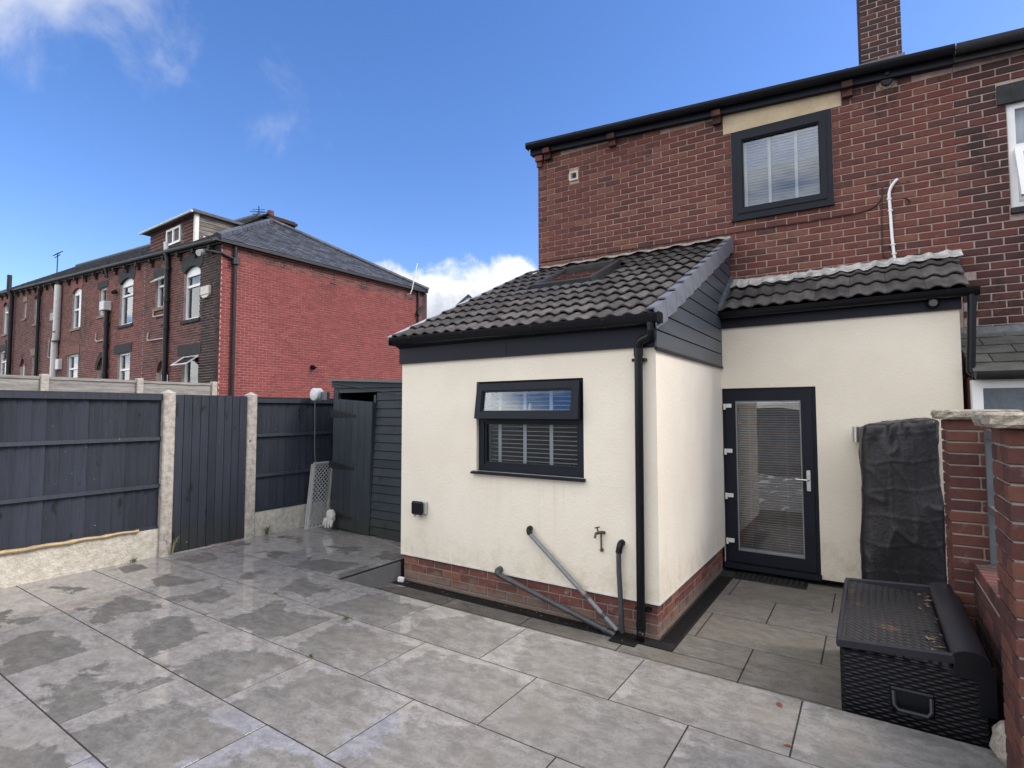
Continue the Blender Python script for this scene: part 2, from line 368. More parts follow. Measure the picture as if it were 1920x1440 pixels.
ROOM = plain("dark_interior", (0.022, 0.020, 0.019), 0.9, 0.3, 2, 0.0)
NET = plain("net_curtain", (0.62, 0.63, 0.64), 0.9, 0.12, 14, 0.0, stretch=(6, 1, 0.3))
CONCRETE = plain("grey_porcelain_riser", (0.20, 0.195, 0.185), 0.6, 0.12, 6, 0.2, 80, 0.4, pos=True)
GROUT = plain("dark_grout", (0.035, 0.034, 0.032), 0.9, 0.4, 9, 0.4, 80, 0.2, pos=True)
EARTH = plain("ground_tarmac", (0.075, 0.074, 0.070), 0.95, 0.3, 1.5, 0.5, 30, 0.2, pos=True)
CLOTH = plain("off_white_cloth", (0.48, 0.47, 0.44), 0.9, 0.2, 20, 0.3, 60, 0.2)
CABLE = plain("black_cable", (0.012, 0.012, 0.012), 0.5, 0.1, 10, 0.0)
BAMBOO = plain("bamboo", (0.36, 0.26, 0.13), 0.5, 0.35, 10, 0.1, 60, 0.4, stretch=(1, 0.6, 1))
LEAF = plain("leaf_green", (0.09, 0.14, 0.035), 0.6, 0.35, 20, 0.0, isl=0.3)
DRYGRASS = plain("dry_grass", (0.30, 0.27, 0.14), 0.7, 0.3, 20, 0.0, isl=0.3)
REDLEAF = plain("dead_red_leaf", (0.20, 0.035, 0.02), 0.7, 0.4, 30, 0.1, 80)
COVER = plain("black_cover_fabric", (0.0105, 0.0095, 0.0125), 0.36, 0.3, 3, 0.7, 34, 0.5, bd=0.008, stretch=(1, 1, 0.7))
RUBBER = plain("black_rubber", (0.010, 0.010, 0.010), 0.55, 0.3, 20, 0.3, 60, 0.4)
GALV = plain("grey_painted_metal", (0.085, 0.095, 0.105), 0.45, 0.15, 10, 0.1, 60, 0.5)
LATTICE = plain("grey_lattice_plastic", (0.36, 0.36, 0.35), 0.6, 0.15, 12, 0.1, 60, 0.4)

def glass_mat(name, tint=(0.9, 0.93, 0.93), ior=1.55, boost=1.0, rough=0.0):
    m, T, b = base(name); nt = m.node_tree; nt.nodes.remove(b)
    fr = T.n("ShaderNodeFresnel"); fr.inputs["IOR"].default_value = ior
    tr = T.n("ShaderNodeBsdfTransparent"); tr.inputs[0].default_value = (*tint, 1)
    gl = T.n("ShaderNodeBsdfGlossy"); gl.inputs["Roughness"].default_value = rough; gl.inputs[0].default_value = (1, 1, 1, 1)
    nz = T.noise(T.n("ShaderNodeNewGeometry").outputs["Position"], 1.7, 2, 0.5)
    bp = T.n("ShaderNodeBump"); bp.inputs["Strength"].default_value = 0.03; bp.inputs["Distance"].default_value = 0.05
    T.link(nz, bp.inputs["Height"]); T.link(bp.outputs[0], gl.inputs["Normal"])
    mx = T.n("ShaderNodeMixShader"); T.link(T.math("MULTIPLY", fr.outputs[0], boost, clamp=True), mx.inputs[0])
    T.link(tr.outputs[0], mx.inputs[1]); T.link(gl.outputs[0], mx.inputs[2])
    T.link(mx.outputs[0], nt.nodes["Material Output"].inputs[0])
    return m
GLASS = glass_mat("window_glass", tint=(0.90, 0.93, 0.95), boost=1.35)

def paving_mat(name, wet_shift=0.0, warm=0.0, low=1.0):
    m, T, b = base(name)
    ob = T.n("ShaderNodeTexCoord").outputs["Object"]; pos = T.n("ShaderNodeNewGeometry").outputs["Position"]
    oi = T.n("ShaderNodeObjectInfo").outputs["Random"]
    px, py, pz = T.sep(pos); ox, oy, oz = T.sep(ob)
    seed = T.vmath("ADD", pos, T.comb(T.math("MULTIPLY", oi, 37.0), T.math("MULTIPLY", oi, 61.0), 0.0))
    n1 = T.noise(seed, 2.4, 5, 0.55, 0.5); n2 = T.noise(T.vmath("MULTIPLY", seed, (0.8, 1.3, 1)), 10, 9, 0.74, 0.4); n3 = T.noise(seed, 55, 8, 0.8); n4 = T.noise(seed, 2.1, 3, 0.5)
    # stone face
    c = T.mix(T.maprange(n2, 0.34, 0.66), (0.190, 0.178, 0.162, 1), (0.325, 0.309, 0.284, 1))
    c = T.mix(T.math("MULTIPLY", T.maprange(n3, 0.50, 0.64), 0.55), c, (0.125, 0.120, 0.115, 1))
    c = T.mix(T.math("MULTIPLY", T.maprange(n4, 0.45, 0.7), 0.4), c, (0.26 + warm, 0.235 + warm * 0.4, 0.20, 1))
    # standing water film: lies along the edges, the slightly domed middle of each slab stands dry
    ax = T.math("DIVIDE", T.math("ABSOLUTE", T.math("SUBTRACT", ox, 0.10)), 0.42)
    ay = T.math("DIVIDE", T.math("ABSOLUTE", T.math("ADD", oy, 0.06)), 0.29)
    d = T.math("MAXIMUM", ax, ay)
    d = T.math("ADD", d, T.math("MULTIPLY", T.math("SUBTRACT", n1, 0.5), 2.0))
    d = T.math("ADD", d, T.math("MULTIPLY", T.math("SUBTRACT", n2, 0.5), 0.45))
    thr = T.math("ADD", T.maprange(px, -4.4, 1.0, 0.22, 1.16, smooth=False), wet_shift)
    thr = T.math("ADD", thr, T.math("MULTIPLY", oi, 0.22))
    wet = T.maprange(d, thr, T.math("ADD", thr, 0.10))
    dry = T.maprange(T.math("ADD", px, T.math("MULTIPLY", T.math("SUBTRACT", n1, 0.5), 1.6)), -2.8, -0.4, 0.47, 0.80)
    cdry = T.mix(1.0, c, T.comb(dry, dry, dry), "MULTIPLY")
    cd = T.mix(wet, cdry, T.mix(1.0, c, (0.93, 0.93, 0.96, 1), "MULTIPLY"))
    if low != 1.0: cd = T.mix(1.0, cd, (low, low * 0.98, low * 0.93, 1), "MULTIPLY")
    T.link(cd, b.inputs["Base Color"])
    rough = T.math("ADD", T.math("MULTIPLY", wet, -0.50), T.math("ADD", 0.50, T.math("MULTIPLY", n3, 0.12)))
    T.link(T.math("MAXIMUM", rough, 0.05), b.inputs["Roughness"])
    T.link(T.math("ADD", 0.22, T.math("MULTIPLY", wet, 0.50)), b.inputs["Specular IOR Level"])
    h = T.math("MULTIPLY", T.math("ADD", T.math("MULTIPLY", n2, 1.0), T.math("MULTIPLY", n3, 0.4)), T.math("SUBTRACT", 1.0, T.math("MULTIPLY", wet, 0.97)))
    add_bump(T, b, h, 0.35, 0.006)
    return m
PAVE = paving_mat("grey_porcelain_paving")
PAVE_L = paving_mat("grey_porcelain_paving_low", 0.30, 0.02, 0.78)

def weave_mat(name, c, sx, sz, holes=False):
    m, T, b = base(name)
    co = T.n("ShaderNodeTexCoord").outputs["Object"]
    x, y, z = T.sep(co)
    if holes:   # lid: flat diagonal basket weave
        u = T.math("MULTIPLY", T.math("ADD", y, T.math("MULTIPLY", x, 0.35)), sx); v = T.math("MULTIPLY", x, sz)
    else:
        u = T.math("MULTIPLY", x, sx); v = T.math("MULTIPLY", z, sz)
    row = T.math("FLOOR", v); u2_ = T.math("ADD", u, T.math("MULTIPLY", row, 0.5))
    su = T.math("SINE", T.math("MULTIPLY", u2_, 2 * math.pi)); sv = T.math("ABSOLUTE", T.math("SINE", T.math("MULTIPLY", v, math.pi)))
    h = T.math("MULTIPLY", T.math("ADD", T.math("MULTIPLY", su, 0.5), 0.5), sv)
    n = T.noise(co, 4, 5, 0.6)
    lo = tuple(q * (0.25 if holes else 0.5) for q in c)
    cc = T.mix(h, (*lo, 1), (*c, 1))
    if holes:
        rust = T.math("MULTIPLY", T.maprange(T.noise(co, 3.2, 4, 0.6), 0.60, 0.72), 0.55)
        cc = T.mix(rust, cc, (0.16, 0.075, 0.035, 1))
    T.link(cc, b.inputs["Base Color"]); T.link(T.math("ADD", 0.28, T.math("MULTIPLY", n, 0.25)), b.inputs["Roughness"])
    add_bump(T, b, h, 1.0 if holes else 0.6, 0.008 if holes else 0.006); b.inputs["Specular IOR Level"].default_value = 0.6 if holes else 0.3
    return m
WEAVE_F = weave_mat("rattan_effect_plastic", (0.0085, 0.0085, 0.012), 15.0, 62.0)
WEAVE_L = weave_mat("rattan_effect_lid", (0.040, 0.039, 0.041), 20.0, 26.0, True)

# ------------------------------------------------------------------ ground
def ground_z(x, y):
    if x > -6.5: return -0.35
    t = min(1.0, (-6.5 - x) / 7.0); t = t * t * (3 - 2 * t)
    z = -0.35 + 1.25 * t
    if x < -13.5: z += 0.067 * min(30.0, -13.5 - x)
    return z
mb = MB()
gx = [-1500, -300, -120, -60, -43.5, -35, -28, -22, -17, -13.5, -12.5, -11.5, -10.5, -9.5, -8.5, -7.5, -6.5, -5.0, 0, 5, 20, 80, 300, 1500]
gy = [-1500, -300, -80, -20, -5, 0, 5, 20, 60, 200, 1500]
mb.v = [(x, y, ground_z(x, y)) for y in gy for x in gx]
nx = len(gx)
mb.f = [(j * nx + i, j * nx + i + 1, (j + 1) * nx + i + 1, (j + 1) * nx + i) for j in range(len(gy) - 1) for i in range(nx - 1)]
struct(mb.build("ground", EARTH, smooth=True))

# ------------------------------------------------------------------ patios
ZP, ZL = 0.114, -0.09
mb = MB()
mb.box(-5.30, 3.2, -9.0, -0.806, -0.30, ZP - 0.0028)
mb.box(-5.30, -2.872, -0.806, 2.6, -0.30, ZP - 0.0028)
upper = struct(mb.build("upper_patio", GROUT))
mb = MB(); mb.box(-2.86, 2.3, -0.80, 2.60, -0.33, ZL - 0.0028)
lower = struct(mb.build("lower_patio", GROUT))
mb = MB(); mb.box(-2.872, 3.2, -0.8055, -0.795, -0.30, ZP - 0.0215).box(-2.8715, -2.858, -0.795, 0.02, -0.30, ZP - 0.0215)
mb.build("step_riser", CONCRETE, upper)
slab_cache = {}
def slab(x0, x1, y0, y1, z, parent, mat):
    g = 0.0055 if parent is lower else 0.0042
    w, d = x1 - x0 - 2 * g, y1 - y0 - 2 * g
    if w < 0.03 or d < 0.03: return
    k = (round(w, 3), round(d, 3), mat.name)
    if k not in slab_cache:
        slab_cache[k] = MB().bev(-w / 2, w / 2, -d / 2, d / 2, -0.02, 0, 0.0007).mesh("paving_slab", mat)
    inst("paving_slab", slab_cache[k], parent, ((x0 + x1) / 2, (y0 + y1) / 2, z + random.uniform(-0.0006, 0.0006)))
TX, TY, Y0 = 0.90, 0.591, -0.795
for r in range(-6, 9):
    y1 = Y0 - r * TY; y0 = y1 - TY
    off = -0.735 if r % 2 == 0 else -0.295
    xa, xb = -5.26, (2.6 if r >= 0 else -2.868)
    y1c = min(y1, 2.55)
    if y1c <= y0: continue
    k = math.floor((xa - off) / TX)
    x = off + k * TX
    while x < xb:
        slab(max(x, xa), min(x + TX, xb), y0, y1c, ZP, upper, PAVE)
        x += TX
for (ya, yb, joints, xa, xb) in ((-0.78, -0.34, (-1.96, -1.10, -0.232, 0.634, 1.50), -2.858, 2.2),
                                 (-0.34, -0.135, (-1.96, -1.10, -0.232), -2.858, 0.634), (-0.34, 0.25, (1.50,), 0.634, 2.2),
                                 (-0.135, 0.25, (), 0.132, 0.634),
                                 (0.25, 0.841, (0.20, 1.079, 1.95), 0.132, 2.2), (0.841, 1.433, (0.634, 1.50), 0.132, 2.2),
                                 (1.433, 2.035, (0.215, 1.086, 1.95), 0.132, 2.2), (2.035, 2.26, (0.634, 1.50), 0.132, 2.2)):
    xs = [xa] + [j for j in joints if xa + 0.02 < j < xb - 0.02] + [xb]
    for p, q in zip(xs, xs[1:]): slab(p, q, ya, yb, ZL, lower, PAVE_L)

# ------------------------------------------------------------------ brick tools
def brick_mesh(L, H, name, mat, proud=0.008, depth=0.03, ch=0.0035, j=0.0018):
    x, z = L / 2, H / 2
    q = lambda: random.uniform(-j, j)
    back = [(-x, depth, -z), (x, depth, -z), (x, depth, z), (-x, depth, z)]
    mid = [(sx * x + q(), -proud + ch, sz * z + q()) for sx, sz in ((-1, -1), (1, -1), (1, 1), (-1, 1))]
    fr = [(sx * (x - ch) + q(), -proud + q() * 0.6, sz * (z - ch) + q()) for sx, sz in ((-1, -1), (1, -1), (1, 1), (-1, 1))]
    F = [(8, 9, 10, 11)]
    for i in range(4):
        k = (i + 1) % 4
        F += [(i, k, 4 + k, 4 + i), (4 + i, 4 + k, 8 + k, 8 + i)]
    return MB().add(back + mid + fr, F).mesh(name, mat)
bcache = {}
def brick_obj(parent, x, z, L, H, mat, rotz=0.0, y=0.0, nv=4, name="brick"):
    k = (round(L, 2), round(H, 3), mat.name)
    if k not in bcache: bcache[k] = [brick_mesh(L, H, name, mat) for _ in range(nv)]
    if rotz: loc = (y, x, z)
    else: loc = (x, y, z)
    return inst(name, random.choice(bcache[k]), parent, loc, (0, 0, rotz))
def layout(x0, x1, z0, z1, L, C, joint, openings=(), top=None, phase=0.0, alt=0.5):
    """stretcher bond: yields (xc, zc, length, height)"""
    H = C - joint; row = 0; z = z0
    while z + H <= z1 + 1e-6:
        spans = [(x0, x1)]
        for (a, b, c, d) in openings:
            if z + H > c + 0.012 and z < d - 0.012:
                ns = []
                for (p, q) in spans:
                    if a > p: ns.append((p, min(q, a)))
                    if b < q: ns.append((max(p, b), q))
                spans = [s_ for s_ in ns if s_[1] - s_[0] > 0.03]
        st = x0 + phase - L + (alt * L if row % 2 else 0.0)
        for (p, q) in spans:
            k = math.floor((p - st) / L); x = st + k * L
            while x < q - 0.001:
                a, b = max(x, p), min(x + L, q)
                if b - a > 0.045:
                    xc, ln = (a + b) / 2, b - a - joint
                    if top is None or z + H <= top(xc): yield xc, z + H / 2, ln, H
                x += L
        z += C; row += 1
def add_brick(mb, x, z, L, H, y=0.0, proud=0.008, gable=False, j=0.002):
    """one low-poly brick into a joined mesh; gable=True lays it along local y on a +x facing wall"""
    q = lambda: random.uniform(-j, j)
    a = [(x + sx * L / 2 + q(), z + sz * H / 2 + q()) for sx, sz in ((-1, -1), (1, -1), (1, 1), (-1, 1))]
    p = proud + q() * 0.6
    if gable: V = [(y - 0.02, u, w) for u, w in a] + [(y + p, u, w) for u, w in a]
    else: V = [(u, y + 0.02, w) for u, w in a] + [(u, y - p, w) for u, w in a]
    mb.add(V, [(4, 5, 6, 7)] + [(i, (i + 1) % 4, 4 + (i + 1) % 4, 4 + i) for i in range(4)])
def cells(mb, x0, x1, z0, z1, ops, y0, y1, swap=False):
    """a wall slab with rectangular openings, as boxes"""
    xs = sorted({x0, x1, *[v for o in ops for v in o[:2] if x0 < v < x1]})
    for a, b in zip(xs, xs[1:]):
        cuts = sorted((o[2], o[3]) for o in ops if o[0] < (a + b) / 2 < o[1])
        z = z0
        for c, d in cuts + [(z1, z1)]:
            if c - z > 1e-4:
                if swap: mb.box(y0, y1, a, b, z, min(c, z1))
                else: mb.box(a, b, y0, y1, z, min(c, z1))
            z = max(z, d)
    return mb
def ring(mb, x0, x1, z0, z1, w, y0, y1, wb=None):
    wb = w if wb is None else wb
    mb.box(x0, x0 + w, y0, y1, z0, z1); mb.box(x1 - w, x1, y0, y1, z0, z1)
    mb.box(x0 + w, x1 - w, y0, y1, z0, z0 + wb); mb.box(x0 + w, x1 - w, y0, y1, z1 - w, z1)
    return mb

# ------------------------------------------------------------------ rear extension
EW, ED, ZF, ZB = 2.84, 2.28, 2.245, 0.186
ext = thing("rear_extension", "cream rendered rear extension with dark tiled roofs, glazed door and brick plinth", "extension")
mb = MB()
cells(mb, -EW, 0.0, ZB, 2.42, [(-1.815, -0.648, 1.135, 2.006)], 0.0, 0.24)
cells(mb, 0.24, ED, ZB, 2.42, [], -0.24, 0.0, swap=True)
cells(mb, 0.24, 2.62, ZB, 2.42, [], -EW, -EW + 0.24, swap=True)
mb.prism([(0.0, 2.42), (2.75, 2.42), (2.75, 3.72)], "x", -EW, -EW + 0.2)
cells(mb, 0.0, 2.155, -0.035, 2.80, [(0.004, 0.952, -0.05, 1.974)], ED, ED + 0.24)
mb.box(2.0, 2.155, ED + 0.24, 2.95, -0.035, 2.80)
wall_r = mb.build("rendered_wall", RENDER, ext)
mb = MB(); mb.box(-EW + 0.006, 0.0, -0.003, 0.012, ZB - 0.004, ZB + 0.012).box(-0.012, 0.003, 0.0, ED - 0.002, ZB - 0.004, ZB + 0.012)
mb.build("render_stop_bead", WHITE_OLD, ext)
# plinth
mb = MB(); mb.box(-EW + 0.03, -0.03, 0.03, 0.2, -0.32, ZB - 0.004).box(-0.2, -0.03, 0.2, ED, -0.32, ZB - 0.004)
plinth = mb.build("plinth", MORTAR_P, ext)
for xc, zc, ln, H in layout(-EW + 0.022, -0.022, -0.135, ZB - 0.003, 0.226, 0.0795, 0.012, phase=0.1):
    brick_obj(plinth, xc, zc, ln, H, B_PLINTH, y=0.03)
for xc, zc, ln, H in layout(0.022, ED, -0.135, ZB - 0.003, 0.226, 0.0795, 0.012, phase=0.0):
    brick_obj(plinth, xc, zc, ln, H, B_PLINTH, rotz=R(90), y=-0.03)
# kitchen window
wx0, wx1, wz0, wz1 = -1.812, -0.651, 1.140, 2.003
mb = MB(); ring(mb, wx0, wx1, wz0, wz1, 0.062, 0.035, 0.10)
mb.box(wx0 + 0.062, wx1 - 0.062, 0.036, 0.10, 1.612, 1.662)
ring(mb, wx0 + 0.062, wx1 - 0.062, wz0 + 0.062, 1.612, 0.022, 0.048, 0.09)
win = mb.build("window", ANTH, ext)
MB().box(wx0 + 0.08, wx1 - 0.08, 0.066, 0.072, wz0 + 0.08, 1.60).build("pane", GLASS, win)
mb = MB(); mb.prism([(-0.045, 1.108), (0.05, 1.108), (0.05, 1.142), (-0.045, 1.126)], "x", wx0 - 0.045, wx1 + 0.02)
mb.build("sill", ANTH, win)
# top-hung sash, pushed out at the bottom; local origin on its hinge line
sw = (wx1 - wx0) - 0.045; sh = 0.340
mb = MB(); ring(mb, -sw / 2, sw / 2, -sh, 0, 0.066, -0.055, 0.0)
ring(mb, -sw / 2 + 0.066, sw / 2 - 0.066, -sh + 0.066, -0.066, 0.012, -0.046, -0.01)
sash = mb.build("sash", ANTH, win, ((wx0 + wx1) / 2, 0.030, wz1 - 0.028), (R(-8.5), 0, 0))
MB().box(-sw / 2 + 0.06, sw / 2 - 0.06, -0.03, -0.024, -sh + 0.06, -0.06).build("pane", GLASS, win, ((wx0 + wx1) / 2, 0.030, wz1 - 0.028), (R(-8.5), 0, 0))
MB().box(-0.008, 0.008, -0.012, 0.012, -0.05, 0.05).build("window_handle", WHITE, win, ((wx0 + wx1) / 2 + 0.02, 0.03, 1.735), (R(-8.5), 0, 0))
mb = MB(); mb.box(wx0 - 0.05, wx1 + 0.05, 1.5, 1.52, 0.4, 2.3).box(wx0 - 0.05, wx0 - 0.03, 0.245, 1.5, 0.4, 2.3).box(wx1 + 0.03, wx1 + 0.05, 0.245, 1.5, 0.4, 2.3).box(wx0 - 0.03, wx1 + 0.03, 0.245, 1.5, 0.4, 0.42).box(wx0 - 0.03, wx1 + 0.03, 0.245, 1.5, 2.28, 2.3)
mb.build("room_shell", ROOM, ext)
# fascia and soffit
mb = MB(); mb.box(-EW - 0.02, 0.012, -0.028, -0.003, 2.236, 2.455)
mb.prism([(-0.10, 2.43), (-0.028, 2.40), (-0.028, 2.452), (-0.10, 2.452)], "x", -EW - 0.02, 0.012)
mb.box(-1.475, -1.440, -0.0315, -0.0282, 2.238, 2.40)
fas = mb.build("fascia", ANTH, ext)
mb = MB(); mb.box(-EW - 0.02, -EW - 0.001, -0.0025, 2.62, 2.236, 2.45); mb.build("side_fascia", ANTH, ext)
def gutter_mesh(x0, x1, zc, yc, w, d, th=0.006, n=9, slope=0.0):
    mb = MB(); pts = []
    for i in range(n + 1):
        a = math.pi + math.pi * i / n
        pts.append((math.cos(a) * w / 2, math.sin(a) * d))
    inn = [(p[0] * (1 - 2 * th / w), p[1] * (1 - th / d)) for p in reversed(pts)]
    poly = [(yc + p[0], p[1]) for p in pts + inn]
    k = len(poly)
    V = [(x, p[0], zc + p[1] + slope * (x - x0)) for x in (x0, x1) for p in poly]
    F = [(i, k + i, k + (i + 1) % k, (i + 1) % k) for i in range(k)]
    h = len(pts)
    for e in (0, k):
        F += [(e + i, e + i + 1, e + k - 2 - i, e + k - 1 - i) for i in range(h - 1)]
    mb.add(V, F)
    return mb
g = gutter_mesh(-EW - 0.045, 0.075, 2.512, -0.105, 0.125, 0.085, slope=-0.010)
g.box(-EW - 0.048, -EW - 0.042, -0.165, -0.045, 2.43, 2.512).box(0.072, 0.078, -0.165, -0.045, 2.41, 2.492)
gut = g.build("gutter", BLACK, ext, smooth=True)
for x in (-2.6, -1.9, -1.1, -0.4):
    gutter_mesh(x, x + 0.03, 2.484 - 0.010 * x, -0.105, 0.131, 0.089).build("gutter_bracket", BLACK, gut)
# downpipe with swan neck
path = [(0.0, -0.105, 2.42), (0.0, -0.105, 2.36)] + arc((0.0, -0.105, 2.35), (0.0, -0.09, 2.315), (-0.04, -0.085, 2.30), 4)
path += arc((-0.085, -0.08, 2.285), (-0.118, -0.075, 2.27), (-0.120, -0.062, 2.22), 4) + [(-0.122, -0.062, 2.15), (-0.132, -0.062, 0.0)]
path += arc((-0.133, -0.062, -0.01), (-0.134, -0.066, -0.05), (-0.12, -0.115, -0.062), 4)
mb = MB(); mb.tube(path, 0.034, 14)
for z in (2.42, 2.19, 0.03): 
    xx = 0.0 if z > 2.3 else -0.122 - (2.15 - z) * 0.0047
    mb.tube([(xx, -0.105 if z > 2.3 else -0.062, z - 0.03), (xx, -0.105 if z > 2.3 else -0.062, z + 0.03)], 0.0385, 14)
dp = mb.build("downpipe", BLACK, ext, smooth=True)
for z in (2.13, 0.14):
    MB().box(-0.185, -0.07, -0.05, 0.02, z - 0.012, z + 0.012).build("pipe_clip", BLACK, dp)
# --- main tiled roof
def tile_mesh(w, L, name, mat, roll=0.025, th=0.013, tilt=0.034, seg=18, j=0.002):
    prof = []
    for i in range(seg + 1):
        x = -w / 2 + w * i / seg; h = 0
        for xc in (-w / 4, w / 4):
            d = abs(x - xc)
            if d < 0.050: h = max(h, roll * math.cos(d / 0.050 * math.pi / 2) ** 0.7)
        prof.append((x, h))
    V = []
    for y, e in ((0.0, tilt), (L, 0.0)):
        V += [(x, y + random.uniform(-j, j) * 0, h + e) for x, h in prof]
    V += [(x, 0.0, h + tilt - th) for x, h in prof]
    k = seg + 1
    F = [(i, i + 1, k + i + 1, k + i) for i in range(seg)] + [(2 * k + i, 2 * k + i + 1, i + 1, i) for i in range(seg)]
    b = len(V); V += [(-w / 2, 0, tilt - th), (-w / 2, L, -th), (w / 2, 0, tilt - th), (w / 2, L, -th)]
    F += [(0, k, b + 1, b), (seg, k + seg, b + 3, b + 2)]
    m = MB().add(V, F).mesh(name, mat, smooth=True)
    return m
pitch = math.atan(0.468)
mb = MB(); mb.box(-EW - 0.03, 0.035, 0.06, 3.26, -0.05, -0.016)
roof = mb.build("roof", BLACK, ext, (0, -0.135, 2.452), (pitch, R(0.8), 0))
NC, NR, GA = 10, 11, 0.2935
TWD = 2.93 / NC
tmesh = [tile_mesh(TWD - 0.002, GA + 0.05, "roof_tile", TILE) for _ in range(3)]
sky_s = (1.66, 2.62)    # roof window, along the slope
sky_x = (-2.02, -1.20)
for r in range(NR):
    for c in range(NC):
        xc = -2.885 + TWD * (c + 0.5); s0 = r * GA
        if sky_x[0] - 0.02 < xc < sky_x[1] + 0.05 and sky_s[0] - 0.02 < s0 + 0.12 < sky_s[1]: continue
        inst("roof_tile", tmesh[(r * 3 + c) % 3], roof, (xc + random.uniform(-0.002, 0.002), s0 + random.uniform(-0.004, 0.004), random.uniform(-0.001, 0.002)), (0, 0, random.uniform(-0.006, 0.006)))
for r in range(NR):    # dry verge caps, each lapped over the one below
    mb = MB(); mb.prism([(0.0, 0.045), (-0.06, 0.045), (-0.06, 0.056), (0.012, 0.056), (0.012, -0.115), (0.0, -0.115)], "y", 0.0, GA - 0.007)
    mb.build("verge_cap", VERGE, roof, (0.046, r * GA - 0.012, 0.026), (R(-4.2), 0, 0))
mb = MB(); mb.prism([(0.0, 0.03), (0.05, 0.034), (0.05, 0.044), (-0.012, 0.042), (-0.012, -0.06), (0.0, -0.06)], "y", -0.02, 3.15)
mb.build("verge_strip", VERGE_L, roof, (-2.889, 0, 0.0))
# roof window
mb = MB(); x0, x1 = sky_x; s0, s1 = sky_s
mb.box(x0, x0 + 0.07, s0, s1, -0.01, 0.085).box(x1 - 0.07, x1, s0, s1, -0.01, 0.085).box(x0 + 0.07, x1 - 0.07, s0, s0 + 0.08, -0.01, 0.085).box(x0 + 0.07, x1 - 0.07, s1 - 0.12, s1, -0.01, 0.10)
rw = mb.build("roof_window", plain("dark_rooflight_frame", (0.042, 0.042, 0.042), 0.5, 0.2, 8, 0.1, 60, 0.3), roof)
MB().box(x0 + 0.06, x1 - 0.06, s0 + 0.07, s1 - 0.11, 0.052, 0.060).build("pane", GLASS, rw)
MB().box(x0 + 0.075, x1 - 0.075, s0 + 0.085, s1 - 0.125, 0.0, 0.02).build("blind_fabric", ROOM, rw)
mb = MB()
gx_ = [x0 - 0.16 + (x1 - x0 + 0.3) * i / 24 for i in range(25)]
V = [(x, y, z + 0.018 * max(0, math.sin((x + 2.885) / 0.1465 * 2 * math.pi))) for y, z in ((s0 + 0.0, 0.03), (s0 - 0.10, 0.038), (s0 - 0.16, 0.036)) for x in gx_]
mb.add(V, [(r * 25 + i, r * 25 + i + 1, (r + 1) * 25 + i + 1, (r + 1) * 25 + i) for r in range(2) for i in range(24)])
mb.build("apron_flashing", LEAD, rw)
# pale mortar flashing along the top, against the turned house wall
mb = MB()
n = 40; V = []
for i in range(n + 1):
    x = -2.66 + 2.70 * i / n; yw = 2.8 + 0.0524 * x
    zt = 2.452 + (yw + 0.135) * 0.468 + 0.014 * (-x) + 0.115
    a = 0.012 * math.sin(i * 1.7) + 0.008 * math.sin(i * 0.9)
    V += [(x, yw - 0.008, zt - 0.03 + a * 0.5), (x, yw - 0.03, zt - 0.055 + a), (x, yw - 0.11, zt - 0.085 + a)]
mb.add(V, [(3 * i + k, 3 * i + 3 + k, 3 * i + 4 + k, 3 * i + 1 + k) for i in range(n) for k in (0, 1)])
mb.build("top_flashing", plain("weathered_mortar_fillet", (0.40, 0.37, 0.34), 0.9, 0.2, 14, 0.8, 40, 0.3, c2=(0.15, 0.14, 0.13), pos=True, bd=0.012), ext)
# cladding boards on the side gable
def yroof(z): return (z - 2.462 + 0.085) / 0.468 - 0.135
k = 0; z = 2.228
while z < 3.80:
    z1 = min(z + 0.142, 3.83)
    ys0, ys1 = max(-0.03, yroof(z)), max(-0.03, yroof(z1))
    MB().prism([(ys0, z + 0.002), (2.86, z + 0.002), (2.86, z1 - 0.010), (ys1, z1 - 0.010)], "x", 0.003, 0.020).build("cladding_board", ANTH_CLAD, ext)
    z += 0.144
mb = MB(); mb.prism([(-0.02, 2.23), (2.80, 2.23), (2.80, 3.75), (0.0, 2.42)], "x", -0.1, 0.0035); mb.build("gable_backing", BLACK, ext)
mb = MB(); mb.box(0.0, 0.028, -0.03, ED - 0.003, 2.208, 2.2275); mb.build("cladding_trim", ANTH, ext)
# --- lean-to roof over the door
lp = math.atan2(0.50, 0.78)
mb = MB(); mb.box(0.025, 2.20, 0.04, 0.95, -0.05, -0.016)
lroof = mb.build("lean_to_roof", BLACK, ext, (0, 2.09, 2.832), (lp, 0, 0))
tm2 = [tile_mesh(0.308 - 0.002, 0.36, "roof_tile", TILE) for _ in range(2)]
for r in range(3):
    for c in range(7):
        inst("roof_tile", tm2[(r + c) % 2], lroof, (0.055 + 0.308 * (c + 0.5), r * 0.30 + random.uniform(-0.004, 0.004), random.uniform(-0.001, 0.002)), (0, 0, random.uniform(-0.008, 0.008)))
mb = MB(); n = 60; V = []
for i in range(n + 1):
    x = 0.06 + 2.19 * i / n; yw = 2.8 + 0.0524 * x
    rl = 0.020 * max(0, math.cos((x - 0.132) / 0.154 * 2 * math.pi))
    zt = 3.345 - 0.012 * x; a = 0.010 * math.sin(i * 1.3) + 0.008 * math.sin(i * 0.61 + 1)
    V += [(x, yw - 0.010, zt + a * 0.4), (x, yw - 0.022, zt - 0.055 + a), (x, yw - 0.10, 2.832 + (yw - 0.10 - 2.09) * 0.641 + 0.066 + rl), (x, yw - 0.255 + 1.6 * a, 2.832 + (yw - 0.255 + 1.6 * a - 2.09) * 0.641 + 0.062 + rl)]
mb.add(V, [(4 * i + k, 4 * i + 4 + k, 4 * i + 5 + k, 4 * i + 1 + k) for i in range(n) for k in (0, 1, 2)])
mb.build("lead_flashing", SILVER, ext)
